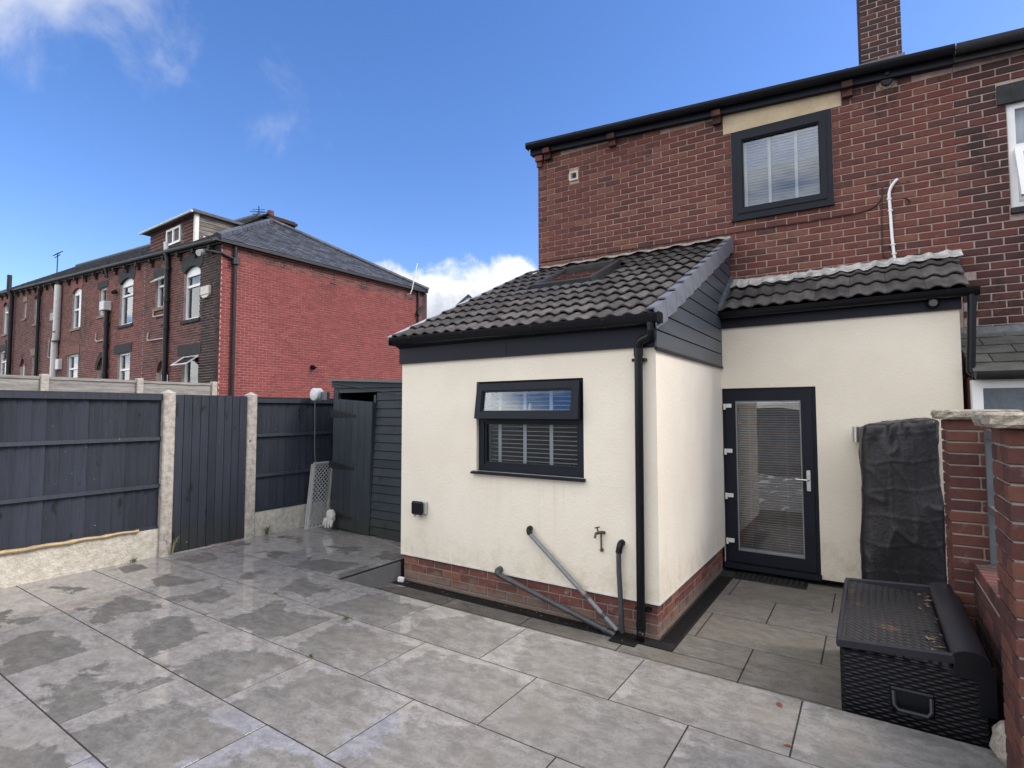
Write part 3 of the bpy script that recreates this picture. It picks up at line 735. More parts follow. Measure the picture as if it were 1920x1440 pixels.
mb = MB(); mb.prism([(2.10, 2.85), (2.82, 3.31), (2.82, 3.42), (2.10, 2.90)], "x", 0.021, 0.06); mb.build("side_flashing", LEAD, ext)
mb = MB(); mb.box(0.0215, 2.17, ED - 0.03, ED - 0.003, 2.668, 2.83); mb.build("lean_to_fascia", ANTH, ext)
g = gutter_mesh(0.03, 2.29, 2.842, 2.175, 0.115, 0.075); g.box(2.287, 2.293, 2.117, 2.233, 2.77, 2.842)
g2 = g.build("lean_to_gutter", BLACK, ext, smooth=True)
for x in (0.35, 1.25, 2.05): gutter_mesh(x, x + 0.03, 2.8435, 2.175, 0.121, 0.079).build("gutter_bracket", BLACK, g2)
mb = MB(); mb.tube([(2.235, 2.175, 2.78), (2.235, 2.175, 2.70), (2.205, 2.18, 2.10)] + arc((2.205, 2.18, 2.09), (2.205, 2.18, 2.06), (2.23, 2.16, 2.05), 3), 0.034, 12)
mb.build("lean_to_downpipe", BLACK, ext, smooth=True)
# --- glazed door
dx0, dx1, dz0, dz1 = 0.008, 0.948, -0.02, 1.970
mb = MB(); ring(mb, dx0, dx1, dz0 + 0.03, dz1, 0.050, ED + 0.02, ED + 0.09)
mb.box(dx0 - 0.004, dx1 + 0.012, ED - 0.045, ED + 0.09, dz0 - 0.025, dz0 + 0.028)
door = mb.build("door", ANTH, ext)
lx0, lx1, lz0, lz1 = dx0 + 0.035, dx1 - 0.035, dz0 + 0.045, dz1 - 0.035
mb = MB(); ring(mb, lx0, lx1, lz0, lz1, 0.105, ED - 0.002, ED + 0.06, wb=0.125)
leaf = mb.build("door_leaf", ANTH, door)
gx0, gx1, gz0, gz1 = lx0 + 0.105, lx1 - 0.105, lz0 + 0.125, lz1 - 0.105
mb = MB(); ring(mb, gx0, gx1, gz0, gz1, 0.014, ED + 0.006, ED + 0.05); mb.build("glazing_bead", plain("grey_bead", (0.20, 0.205, 0.21), 0.4), door)
MB().box(gx0 + 0.010, gx1 - 0.010, ED + 0.014, ED + 0.018, gz0 + 0.010, gz1 - 0.010).build("pane", GLASS, door)
sl = MB().box(-(gx1 - gx0) / 2 + 0.02, (gx1 - gx0) / 2 - 0.02, -0.0078, 0.0078, -0.0006, 0.0006).mesh("slat", BLIND)
z = gz0 + 0.035
while z < gz1 - 0.02:
    inst("slat", sl, door, ((gx0 + gx1) / 2, ED + 0.034, z), (R(-24), 0, 0)); z += 0.0262
mb = MB(); mb.box(gx0 + 0.014, gx1 - 0.014, ED + 0.020, ED + 0.046, gz1 - 0.030, gz1 - 0.014).box(gx0 + 0.014, gx1 - 0.014, ED + 0.024, ED + 0.044, gz0 + 0.014, gz0 + 0.026)
for x in (gx0 + 0.14, gx1 - 0.15): mb.box(x - 0.001, x + 0.001, ED + 0.0255, ED + 0.0265, gz0, gz1)
mb.build("blind_rail", BLIND, door)
mb = MB(); mb.bev(0.842, 0.884, ED - 0.014, ED - 0.003, 0.865, 1.085, 0.004); mb.tube([(0.863, ED - 0.01, 0.985), (0.863, ED - 0.055, 0.985), (0.855, ED - 0.062, 0.985), (0.745, ED - 0.062, 0.990)], 0.0095, 10)
mb.tube([(0.863, ED - 0.012, 1.04), (0.863, ED - 0.026, 1.04)], 0.012, 10); mb.build("handle", STEEL, door, smooth=True)
for z in (1.775, 1.262, 0.760, 0.255):
    mb = MB(); mb.bev(0.048, 0.108, ED - 0.022, ED - 0.003, z - 0.022, z + 0.022, 0.003).bev(0.022, 0.046, ED - 0.024, ED + 0.018, z - 0.045, z + 0.022, 0.003); mb.build("hinge", WHITE_OLD, door)
mb = MB(); mb.box(0.0, 1.0, 2.9, 2.92, 0.0, 2.1).box(-0.2, 0.0, ED + 0.25, 2.9, 0.0, 2.1).box(0.96, 1.1, ED + 0.25, 2.9, 0.0, 2.1); mb.build("hall_shell", ROOM, ext)

# venetian blind in the kitchen window
bl = thing("venetian_blind", "white slatted blind with wide tapes behind the dark kitchen window", "blind", (-1.23, 0.175, 1.16))
sm = MB().box(-0.54, 0.54, -0.012, 0.012, -0.0022, 0.0022).mesh("slat", BLIND)
for i in range(20): inst("slat", sm, bl, (0, 0, 0.035 + i * 0.041), (R(-4), 0, 0))
for x in (-0.405, -0.113, 0.178, 0.468):
    MB().box(x - 0.0185, x + 0.0185, -0.0275, -0.0262, 0.005, 0.85).build("tape", TAPE, bl)
MB().box(-0.545, 0.545, -0.022, 0.022, 0.0, 0.016).build("bottom_rail", BLIND, bl)
MB().box(-0.545, 0.545, -0.024, 0.024, 0.846, 0.89).build("head_rail", BLIND, bl)

# ------------------------------------------------------------------ main brick house (turned 3 degrees)
A3 = R(3)
house = thing("brick_house", "two-storey red brick house behind the cream extension, one dark framed upstairs window", "house", (0, 2.8, 0), A3)
XL, XR = -2.683, 2.262
C, J = 0.0796, 0.0145
gz = lambda x: 5.605 - 0.055 * x        # gutter rim line
wtop = lambda x: gz(x) - 0.135
WIN = (0.068, 1.156, 4.098, 5.212)
CREAMP = (-0.02, 1.256, 5.212, 5.9)
mb = MB(); cells(mb, XL + 0.008, XR - 0.002, -0.2, 5.30, [WIN], 0.0, 0.28)
mb.prism([(XL + 0.008, 5.30), (WIN[0], 5.30), (WIN[0], wtop(WIN[0]) + 0.04), (XL + 0.008, wtop(XL) + 0.04)], "y", 0.0, 0.28)
mb.prism([(WIN[0], 5.30), (XR - 0.002, 5.30), (XR - 0.002, wtop(XR) + 0.04), (WIN[0], wtop(WIN[0]) + 0.04)], "y", 0.0, 0.28)
mb.box(XL + 0.008, XL + 0.29, 0.28, 6.5, -0.2, 5.35)
hw = mb.build("wall", MORTAR, house)
ops = [WIN, CREAMP, (-2.16, -2.01, 5.09, 5.235), (1.60, 1.78, 5.27, 5.45)]
NW = (2.672, 3.75, 3.735, 4.815)
LINT = (2.60, 3.82, 4.815, 5.01)
bothb = list(layout(XL, 4.6, 2.985 - 9 * C, 5.75, 0.2275, C, J, ops + [NW, LINT, (2.66, 3.76, 3.66, 3.735)], wtop, phase=0.05))
allb = [b for b in bothb if b[0] <= XR and b[1] > 2.98]
# those hidden behind the two roofs go into the joined mesh; the 300 that show largest are bricks of their own
def shows(b):
    x, z = b[0], b[1]
    lim = 3.80 + 0.028 * (-x) if x < 0.05 else 3.33
    return z > lim
cw = Vector((1.422, -4.231, 1.709))
def bdist(b):
    p = Matrix.Rotation(A3, 3, "Z") @ Vector((b[0], 0, b[1])) + Vector((0, 2.8, 0)); return (p - cw).length / (b[2] ** 0.5)
vis = sorted([b for b in allb if shows(b)], key=bdist); single = vis[:296]; rest = vis[296:] + [b for b in allb if not shows(b) and b[1] > 3.2]
for b in single: brick_obj(hw, *b, B_MAIN, nv=6)
mb = MB()
for x, z, L, H in rest: add_brick(mb, x, z, L, H)
stuff(mb.build("distant_bricks", B_MAIN, hw))
# return of the corner: bricks along the hidden side, seen edge-on
mb = MB()
for x, z, L, H in layout(0.0, 2.0, 2.985, 5.5, 0.2275, C, J, phase=0.1):
    V = [(XL + 0.02, x - L / 2, z - H / 2), (XL + 0.02, x + L / 2, z - H / 2), (XL + 0.02, x + L / 2, z + H / 2), (XL + 0.02, x - L / 2, z + H / 2)]
    V += [(XL, p[1], p[2]) for p in V]
    mb.add(V, [(4, 5, 6, 7)] + [(i, (i + 1) % 4, 4 + (i + 1) % 4, 4 + i) for i in range(4)])
stuff(mb.build("side_bricks", B_MAIN, hw))
# cream panel over the window
mb = MB(); mb.prism([(CREAMP[0], 5.216), (CREAMP[1], 5.216), (CREAMP[1], wtop(CREAMP[1]) + 0.03), (CREAMP[0], wtop(CREAMP[0]) + 0.03)], "y", -0.012, -0.001)
mb.build("render_panel", CREAM_PANEL, house)
# upstairs window
a, b, c, d = WIN
mb = MB(); ring(mb, a + 0.003, b - 0.003, c + 0.003, d - 0.003, 0.058, -0.022, 0.07)
ring(mb, a + 0.061, b - 0.061, c + 0.061, d - 0.061, 0.062, -0.034, 0.06)
ring(mb, a + 0.123, b - 0.123, c + 0.123, d - 0.123, 0.014, -0.018, 0.05)
uw = mb.build("window", ANTH, house)
MB().box(a + 0.13, b - 0.13, 0.012, 0.018, c + 0.13, d - 0.13).build("pane", GLASS, uw)
mb = MB(); mb.box(a - 0.01, b + 0.004, -0.045, 0.0, c - 0.028, c + 0.002); mb.build("sill", ANTH, uw)
mb = MB(); mb.box(a - 0.3, b + 0.3, 1.4, 1.42, 3.4, 5.3).box(a - 0.3, a - 0.28, 0.285, 1.4, 3.4, 5.3).box(b + 0.28, b + 0.3, 0.285, 1.4, 3.4, 5.3); mb.build("room_shell", ROOM, house)
bl2 = thing("venetian_blind", "white slatted blind closed behind the dark upstairs window", "blind", tuple(house.location), A3)
sm2 = MB().box(-0.47, 0.47, -0.0215, 0.0215, -0.0012, 0.0012).mesh("slat", plain("grey_blue_slat", (0.20, 0.23, 0.27), 0.45, 0.05, 5, 0.0, 60, 0.4))
for i in range(27): inst("slat", sm2, bl2, ((a + b) / 2, 0.105, c + 0.09 + i * 0.0365), (R(66), 0, 0))
for x in (a + 0.155, (a + b) / 2 - 0.19 + 0.07, (a + b) / 2 + 0.17):
    MB().box(x - 0.016, x + 0.016, 0.0775, 0.079, c + 0.06, d - 0.08).build("tape", TAPE, bl2)
MB().box((a + b) / 2 - 0.48, (a + b) / 2 + 0.48, 0.08, 0.13, d - 0.09, d - 0.04).build("head_rail", BLIND, bl2)
# corbels under the gutter
cb = MB().box(-0.052, 0.052, -0.115, 0.0, 0.035, 0.105).box(-0.05, 0.05, -0.062, 0.0, -0.045, 0.030).mesh("corbel", B_NEIGH)
for x in (-2.49, -1.48, -0.088, 1.316):
    inst("corbel", cb, house, (x, -0.008, wtop(x) - 0.07), (0, 0, 0))
mb = MB(); mb.box(-0.06, 0.06, -0.07, 0.0, -0.02, 0.06).box(-0.05, 0.03, -0.035, 0.0, -0.10, -0.022); mb.build("corner_corbel", B_PLINTH, house, (XL + 0.05, -0.005, wtop(XL) - 0.10))
# roof, fascia, gutter
def sloped(mb, x0, x1, poly):     # poly of (y, dz) extruded along the sloping eave line
    k = len(poly); V = [(x, p[0], gz(x) + p[1]) for x in (x0, x1) for p in poly]
    return mb.add(V, [tuple(range(k)), tuple(range(2 * k - 1, k - 1, -1))] + [(i, k + i, k + (i + 1) % k, (i + 1) % k) for i in range(k)])
mb = MB(); sloped(mb, XL - 0.09, XR, [(-0.08, -0.145), (-0.055, -0.145), (-0.055, 0.0), (-0.08, 0.0)]); sloped(mb, XL - 0.09, XR, [(-0.0549, -0.144), (0.02, -0.144), (0.02, -0.12), (-0.0549, -0.12)])
mb.build("fascia", ANTH, house)
g = gutter_mesh(XL - 0.11, XR, gz(XL - 0.11), -0.138, 0.115, 0.082, slope=-0.055); g.box(XL - 0.113, XL - 0.107, -0.195, -0.081, gz(XL) - 0.075, gz(XL) + 0.005)
hg = g.build("gutter", BLACK, house, smooth=True)
for x in (-2.0, -0.9, 0.2, 1.3): gutter_mesh(x, x + 0.03, gz(x) + 0.0015, -0.138, 0.121, 0.086, slope=-0.055).build("gutter_bracket", BLACK, hg)
mb = MB(); sloped(mb, XL - 0.06, XR + 1.6, [(-0.12, 0.015), (4.0, 2.06), (4.0, 2.00), (-0.12, -0.02)])
hr = mb.build("roof", SLATE, house)
x = XL - 0.07
i = 0
while x < XR - 0.05:
    w = random.uniform(0.24, 0.31); mb = MB()
    sloped(mb, x, min(x + w - 0.006, XR), [(-0.15 - random.uniform(0, 0.012), 0.012 + random.uniform(0, 0.008)), (0.25, 0.222), (0.25, 0.212), (-0.14, 0.0)]); mb.build("eaves_slate", SLATE, hr); x += w; i += 1
# chimney
ch = MB().box(-0.232, 0.232, -0.232, 0.232, 6.0, 8.4).build("chimney", MORTAR_D, house, (1.80, 1.94, 0))
for row, (xc, zc, ln, H) in enumerate(layout(-0.24, 0.24, 6.32, 8.38, 0.214, C, J, phase=0.1)):
    brick_obj(ch, xc, zc, ln, H, B_CHIM, y=-0.232)
mb = MB()
for xc, zc, ln, H in layout(-0.24, 0.24, 6.32, 8.38, 0.214, C, J, phase=0.0): 
    V = [(-0.22, xc - ln / 2, zc - H / 2), (-0.22, xc + ln / 2, zc - H / 2), (-0.22, xc + ln / 2, zc + H / 2), (-0.22, xc - ln / 2, zc + H / 2)]
    V += [(-0.24, p[1], p[2]) for p in V]; mb.add(V, [(4, 5, 6, 7)] + [(i, (i + 1) % 4, 4 + (i + 1) % 4, 4 + i) for i in range(4)])
stuff(mb.build("side_bricks", B_CHIM, ch))
mb = MB(); mb.box(-0.26, 0.26, -0.262, -0.241, 6.2, 6.575).box(-0.255, -0.241, -0.24, 0.24, 6.2, 6.575); mb.build("chimney_flashing", LEAD, ch)
# vent, flue hole, conduit and cables on the wall
mb = MB(); ring(mb, -0.068, 0.068, -0.066, 0.066, 0.022, -0.02, 0.01); vt = mb.build("wall_vent", plain("cream_vent", (0.55, 0.48, 0.38), 0.6), house, (-2.085, 0.0, 5.162))
MB().box(-0.047, 0.047, -0.009, 0.004, -0.045, 0.045).build("vent_plate", plain("vent_plate_grey", (0.22, 0.21, 0.19), 0.7), vt)
MB().tube([(0.008, -0.012, 0.0), (0.008, 0.004, 0.0)], 0.036, 16).build("vent_opening", BLACK, vt)
mb = MB(); mb.tube([(1.69, 0.02, 5.36), (1.69, -0.075, 5.352)], 0.056, 18, cap=False); mb.tube([(1.69, 0.015, 5.36), (1.69, -0.06, 5.353)], 0.05, 18)
mb.tube([(1.69, -0.02, 5.415), (1.69, -0.10, 5.41)], 0.02, 8); mb.build("flue_outlet", BLACK, house, smooth=True)
mb = MB(); mb.box(1.60, 1.78, -0.004, 0.01, 5.27, 5.335, 0.004); mb.tube([(1.69, 0.0, 5.345), (1.69, -0.025, 5.343)], 0.068, 14); mb.build("flue_mortar", plain("flue_mortar", (0.33, 0.27, 0.22), 0.95, 0.3, 20, 0.8, 60), house)
pth = [(1.70, -0.02, 3.36), (1.685, -0.022, 3.60), (1.675, -0.022, 3.98)] + arc((1.672, -0.022, 4.05), (1.668, -0.022, 4.17), (1.755, -0.03, 4.235), 6)
mb = MB(); mb.tube(pth, 0.0155, 10); cd_ = mb.build("white_conduit", WHITE, house, smooth=True)
for x, z in ((1.672, 4.03), (1.678, 3.90), (1.689, 3.52), (1.697, 3.42)):
    MB().box(x - 0.022, x + 0.022, -0.0385, 0.0, z - 0.007, z + 0.007).build("conduit_clip", WHITE_OLD, cd_)
pth = [(-2.62, -0.014, 3.955), (-1.5, -0.014, 3.94), (-0.5, -0.014, 3.937), (0.1, -0.014, 3.935), (0.9, -0.014, 3.925), (1.30, -0.014, 3.93)] + arc((1.38, -0.014, 3.935), (1.60, -0.014, 3.95), (1.612, -0.014, 4.10), 6) + [(1.614, -0.014, 4.18)]
MB().tube(pth, 0.0065, 6).build("wall_cable", CABLE, house, smooth=True)
pth = [(1.614, -0.016, 4.17), (1.60, -0.016, 3.9), (1.595, -0.016, 3.55)] + arc((1.60, -0.016, 3.42), (1.62, -0.016, 3.37), (1.72, -0.02, 3.365), 4) + [(1.95, -0.016, 3.385), (2.12, -0.016, 3.37), (2.24, -0.016, 3.31)]
MB().tube(pth, 0.0055, 6).build("wall_cable", CABLE, house, smooth=True)
mb = MB(); mb.tube([(1.80, -0.012, 4.02), (1.83, -0.05, 3.99), (1.855, -0.03, 3.95)], 0.007, 6); mb.build("wall_bracket", BLACK_OLD, house)

# ------------------------------------------------------------------ neighbouring house on the right
nei = thing("neighbouring_house", "darker brick neighbouring house at right edge with white windows and slate lean-to", "house", (0, 2.8, 0), A3)
mb = MB(); cells(mb, XR + 0.002, 4.6, -0.2, 5.30, [NW], 0.0005, 0.28)
mb.prism([(XR + 0.002, 5.30), (4.6, 5.30), (4.6, wtop(4.6) + 0.04), (XR + 0.002, wtop(XR) + 0.04)], "y", 0.0005, 0.28)
nw_ = mb.build("wall", MORTAR_D, nei)
for xb, zb, L, H in [b for b in bothb if XR < b[0] <= 3.2]:
    brick_obj(nw_, xb, zb, L, H, B_NEIGH, y=0.0)
mb = MB()
for b_ in [b for b in bothb if b[0] > 3.2]: add_brick(mb, *b_)
stuff(mb.build("farther_bricks", B_NEIGH, nw_))
MB().box(LINT[0], LINT[1], -0.03, 0.1, LINT[2], LINT[3], 0.006).build("lintel", STONE_D, nei)
mb = MB(); ring(mb, NW[0] + 0.004, NW[1], NW[2], NW[3], 0.06, 0.02, 0.09); mb.box(NW[0] + 0.06, NW[1] - 0.06, 0.021, 0.09, 4.33, 4.39)
w_ = mb.build("window", WHITE, nei)
MB().box(NW[0] + 0.05, NW[1] - 0.05, 0.05, 0.056, NW[2] + 0.05, NW[3] - 0.05).build("pane", GLASS, w_)
mb = MB(); ring(mb, -0.5, 0.5, -0.55, 0.0, 0.06, -0.04, 0.0); mb.build("sash", WHITE, w_, ((NW[0] + NW[1]) / 2, 0.015, 4.33), (R(-16), 0, 0))
mb = MB(); mb.box(NW[0] - 0.01, NW[1] + 0.03, -0.05, 0.08, NW[2] - 0.06, NW[2] - 0.002, 0.003); mb.build("sill", STONE_D, w_)
MB().box(NW[0] + 0.02, NW[1], 0.12, 0.125, NW[2], NW[3]).build("net_curtain", NET, w_)
mb = MB(); sloped(mb, XR + 0.004, 4.6, [(-0.10, -0.15), (-0.06, -0.15), (-0.06, 0.0), (-0.10, 0.0)]); mb.build("fascia", BLACK_OLD, nei)
g = gutter_mesh(XR + 0.006, 4.6, gz(XR) - 0.012, -0.155, 0.11, 0.09, slope=-0.05); g.build("gutter", BLACK_OLD, nei, smooth=True)
# slate lean-to
npz = math.atan2(0.43, 0.80)
mb = MB(); mb.box(2.20, 4.4, 0.0, 0.93, -0.06, -0.006)
nl = mb.build("lean_to_roof", BLACK_OLD, nei, (-0.03, -0.83, 2.055), (npz, 0, 0))
for r in range(5):
    x = 2.20 - (0.2 if r % 2 else 0.0)
    while x < 3.9:
        xa, xb = max(x, 2.20), x + 0.375
        if xb - xa > 0.05:
            MB().add([(xa + 0.003, 0, 0.014), (xb - 0.003, 0, 0.014), (xb - 0.003, 0.24, 0.0), (xa + 0.003, 0.24, 0.0), (xa + 0.003, 0, 0.004), (xb - 0.003, 0, 0.004), (xb - 0.003, 0.24, -0.006), (xa + 0.003, 0.24, -0.006)],
                     [(0, 1, 2, 3), (4, 5, 1, 0), (1, 5, 6, 2), (3, 7, 4, 0), (4, 7, 6, 5)]).build("slate", SLATE_N, nl, (0, r * 0.2, random.uniform(0, 0.002)))
        x += 0.378
mb = MB(); n = 30; V = []
for i in range(n + 1):
    x = 2.16 + 2.2 * i / n; a = 0.006 * math.sin(i * 2.1) + 0.005 * math.sin(i * 0.8)
    V += [(x, -0.010, 2.565 + a * 0.3), (x, -0.022, 2.50 + a), (x, -0.03 + a, 2.49), (x, -0.13 + a, 2.435), (x, -0.135, 2.42)]
mb.add(V, [(5 * i + k, 5 * i + 5 + k, 5 * i + 6 + k, 5 * i + 1 + k) for i in range(n) for k in range(4)]); mb.build("lead_flashing", LEAD, nei)
gutter_mesh(2.17, 4.4, 2.055, -0.90, 0.105, 0.07).build("lean_to_gutter", BLACK_OLD, nei, smooth=True)
mb = MB(); ring(mb, 2.165, 3.6, 0.9, 1.99, 0.075, -0.78, -0.70); lw = mb.build("lean_to_window", WHITE, nei)
MB().box(2.22, 3.55, -0.745, -0.738, 0.95, 1.94).build("pane", GLASS, lw)
mb = MB(); mb.box(2.2, 3.6, -0.55, -0.54, 0.4, 2.0); mb.build("net_curtain", plain("grey_net", (0.16, 0.19, 0.20), 0.9, 0.4, 7), lw)
mb = MB(); mb.box(2.165, 4.4, -0.80, -0.60, -0.4, 0.9).box(3.6, 4.4, -0.80, -0.6, 0.9, 1.99).box(2.165, 2.19, -0.70, 0.0, -0.2, 2.02); mb.build("lean_to_wall", B_NEIGH, nei)

# ------------------------------------------------------------------ terrace across the back street
TA = R(-2); TO = Vector((-13.691, 3.676, 0)); tx = Vector((math.cos(TA), math.sin(TA), 0)); ty = Vector((-tx.y, tx.x, 0))
ez = lambda X: 6.565 - 0.067 * X
RISE = 2.64
tb = (0.0, -5.2, -10.45, -16.3, -21.4, -26.8)
LB = ["end terrace house with bright red painted gable wall and boarded dormer",
      "terrace house next to the red gable house, black pipe topped by pale hopper",
      "terrace house with thick white soil pipe between its windows",
      "terrace house between the white-piped house and the last one, pale stone lintels",
      "terrace house at the far left edge with tall black vent pipe"]
FEAT = [dict(big=(-2.27, -1.23, 4.50, 6.12), small=(-4.32, -3.5, 5.11, 6.15), low=(-2.22, -1.19, 2.0, 3.42), door=(-4.02, -3.22, 1.0, 3.38)),
        dict(big=(-7.36, -6.18, 4.82, 6.50), small=(-9.47, -8.68, 5.40, 6.47), low=(-7.36, -6.24, 2.5, 3.82), door=(-9.35, -8.42, 1.2, 3.78)),
        dict(big=(-12.55, -11.46, 5.18, 6.86), small=(-15.15, -14.15, 6.30, 7.20), low=(-12.91, -11.54, 2.8, 4.12), door=(-15.0, -14.12, 1.6, 4.1)),
        dict(big=(-18.0, -17.0, 5.92, 7.30), small=(-19.82, -19.36, 6.37, 7.20), low=(-17.95, -17.03, 3.1, 4.42), door=(-20.0, -19.2, 2.0, 4.38)),
        dict(big=(-23.75, -22.76, 5.90, 7.62), small=(-25.7, -25.1, 6.7, 7.5), low=(-24.1, -22.72, 3.5, 5.03), door=(-25.8, -25.0, 2.3, 4.7))]
BM = [B_T1, B_T2, B_T3, B_SOOTY, B_T2]
BM4 = brick_mat("brick_terrace_far", [(0.15, 0.06, 0.05), (0.12, 0.05, 0.045), (0.17, 0.068, 0.055), (0.075, 0.04, 0.037)], 0.2)
BM[3] = BM4
def slates(mb, org, u, v, nrm, v1, left, right, w=0.27, gauge=0.21):
    """rows of slates on the plane org + u*a + v*b; left/right give the clip at height b"""
    r = 0; b = 0.0
    while b < v1 - 0.05:
        a0 = -40.0 + (w / 2 if r % 2 else 0); L, Rr = left(b + gauge / 2), right(b + gauge / 2)
        k = math.floor((L - a0) / w); a = a0 + k * w
        while a < Rr:
            x0, x1 = max(a, L) + 0.003, min(a + w, Rr) - 0.003
            if x1 - x0 > 0.03:
                e = 0.016 + random.uniform(0, 0.012); e2 = random.uniform(-0.012, 0.012); bl_ = random.uniform(-0.012, 0.012)
                P = [org + u * x0 + v * (b + bl_) + nrm * e, org + u * x1 + v * (b + bl_ + e2) + nrm * e, org + u * x1 + v * (b + gauge + 0.03) + nrm * 0.002, org + u * x0 + v * (b + gauge + 0.03) + nrm * 0.002]
                Q = [P[0] - nrm * 0.014, P[1] - nrm * 0.014]
                mb.add(P + Q, [(0, 1, 2, 3), (4, 5, 1, 0)])
            a += w
        b += gauge; r += 1
    return mb
def arch_poly(x0, x1, zs, rise, n=10):
    """points of a segmental arc from (x0,zs) up and over to (x1,zs)"""
    xm, hw_ = (x0 + x1) / 2, (x1 - x0) / 2
    rad = (hw_ * hw_ + rise * rise) / (2 * rise); zc = zs + rise - rad; a0 = math.asin(min(1, hw_ / rad))
    if rise > hw_: a0 = math.pi / 2
    return [(xm + rad * math.sin(-a0 + 2 * a0 * i / n), zc + rad * math.cos(-a0 + 2 * a0 * i / n)) for i in range(n + 1)]
for hi in range(5):
    X1, X0 = tb[hi], tb[hi + 1]; F_ = FEAT[hi]
    rootloc = TO + tx * X1
    t = thing("terrace_house", LB[hi], "house", tuple(rootloc), TA, "terrace houses across the back street")
    def L(o4): return (o4[0] - X1, o4[1] - X1, o4[2], o4[3])
    W0 = X0 - X1
    zt = lambda x: ez(x + X1)
    ops = [L(F_[k]) for k in ("big", "small", "low", "door")]
    mb = MB(); cells(mb, W0 + 0.002, -0.002, 0.0, zt(0) - 0.06, ops, 0.0, 0.3)
    mb.prism([(W0 + 0.002, zt(0) - 0.06), (-0.002, zt(0) - 0.06), (-0.002, zt(0) - 0.02), (W0 + 0.002, zt(W0) - 0.02)], "y", 0.0, 0.3)
    fw_ = mb.build("front_wall", MORTAR_D, t)
    mb, mbs = MB(), MB()
    skip = [o4[:] for o4 in ops]
    for x, z, ln, H in layout(W0 + 0.004, -0.004, 1.4, zt(W0), 0.228, 0.0775, 0.0155, skip, lambda x: zt(x) - 0.05, phase=0.07 * hi):
        add_brick(mbs if (hi == 0 and x > -1.15 - 0.5 * noise.noise((0, 0, z * 0.8))) else mb, x, z, ln, H)
    stuff(mb.build("bricks", BM[hi], fw_))
    if mbs.v: stuff(mbs.build("sooty_bricks", B_SOOTY, fw_))
    mb = MB(); mb.box(W0 + 0.3, -0.3, 1.2, 1.25, 0.5, zt(0) - 0.1); mb.build("room_shell", ROOM, t)
    # windows
    for key in ("big", "small", "low"):
        a, b, c, d = L(F_[key])
        mb = MB(); fwid = 0.065
        ring(mb, a, b, c, d, fwid, 0.07, 0.16)
        if key == "big":
            zt_ = d - (0.36 * (d - c) if hi in (0, 1, 3) else (0.52 * (d - c) if hi == 2 else 0.3 * (d - c)))
            mb.box(a + fwid, b - fwid, 0.071, 0.16, zt_ - 0.035, zt_ + 0.035)
            if hi == 2: mb.box((a + b) / 2 + 0.06, b - fwid, 0.068, 0.16, c + fwid, d - fwid)
        if key == "small" and hi in (0, 2): mb.box(a + fwid, b - fwid, 0.071, 0.16, d - 0.34, d - 0.28)
        if key == "low" and hi != 0: mb.box(a + fwid, b - fwid, 0.071, 0.16, d - 0.62, d - 0.55)
        w_ = mb.build("window", WHITE, t)
        MB().box(a + 0.05, b - 0.05, 0.115, 0.120, c + 0.05, d - 0.05).build("pane", GLASS, w_)
        if key == "big" or (key == "small" and hi < 4):
            nx0 = a + (0.28 if key == "big" and hi == 0 else 0.08)
            MB().box(nx0, b - 0.05, 0.20, 0.205, c, d - (0.5 if key == "big" else 0.08)).build("net_curtain", NET, w_)
        st_m = STONE_D if hi in (0, 1) else STONE_L
        mb = MB(); mb.box(a - 0.10, b + 0.08, -0.05, 0.10, c - 0.10, c - 0.002, 0.004); mb.build("sill", STONE_L if key != "big" else st_m, w_)
        if key == "big":      # segmental stone head, with white infill under the arc
            rise = 0.16; arcp = arch_poly(a, b, d - rise, rise)
            outer = [(b + 0.18, d + 0.0), (b + 0.16, d + 0.30)] + [(p[0], p[1] + 0.40) for p in reversed(arcp)][2:-2] + [(a - 0.16, d + 0.30), (a - 0.18, d + 0.0)]
            poly = [(a, d - rise)] + arcp[1:-1] + [(b, d - rise)] + outer
            hd = B_SOOTY if hi < 2 else BM[hi]
            MB().prism(poly, "y", -0.022, 0.069).build("arched_head", STONE_D if hi < 2 else hd, w_)
            MB().box(a + fwid, b - fwid, 0.066, 0.158, d - rise - 0.12, d - 0.02).build("head_infill", WHITE, w_) if hi != 4 else None
        elif key == "small":
            MB().box(a - 0.16, b + 0.14, -0.02, 0.08, d + 0.002, d + 0.24, 0.006).build("lintel", STONE_L if hi in (2, 3) else STONE_D, w_)
        else:
            MB().box(a - 0.32, b + 0.14, -0.022, 0.08, d + 0.004, d + 0.33, 0.006).build("lintel", {0: STONE_D, 1: STONE_D, 2: plain("red_stone", (0.17, 0.075, 0.05), 0.85, 0.3, 8, 0.4, 50), 3: STONE_L, 4: STONE_D}[hi], w_)
        if (hi == 0 and key in ("small", "low")):     # top lights propped open
            ww = b - a - 0.02; hh = 0.30 if key == "small" else 0.50
            mb = MB(); ring(mb, -ww / 2, ww / 2, -hh, 0, 0.055, -0.03, 0.0)
            MB_s = mb.build("open_light", WHITE, w_, ((a + b) / 2, 0.06, d - 0.02), (R(-52 if key == "low" else -50), 0, 0))
            MB().box(-ww / 2 + 0.05, ww / 2 - 0.05, -0.018, -0.013, -hh + 0.05, -0.05).build("open_pane", GLASS, w_, ((a + b) / 2, 0.06, d - 0.02), (R(-52 if key == "low" else -50), 0, 0))
    # arched back door
    a, b, c, d = L(F_["door"])
    rise = (b - a) / 2 - 0.02
    mb = MB()
    if hi == 1 or hi == 2: mb.box(a + 0.1, b, 0.16, 0.2, c, d - 0.42)
    else:
        arcp = arch_poly(a + 0.01, b - 0.01, d - rise, rise); mb.prism([(a + 0.01, c)] + arcp + [(b - 0.01, c)], "y", 0.12, 0.16)
        ring(mb, a + 0.14, b - 0.14, d - 1.3, d - rise - 0.15, 0.04, 0.105, 0.12)
    dr = mb.build("back_door", WHITE, t)
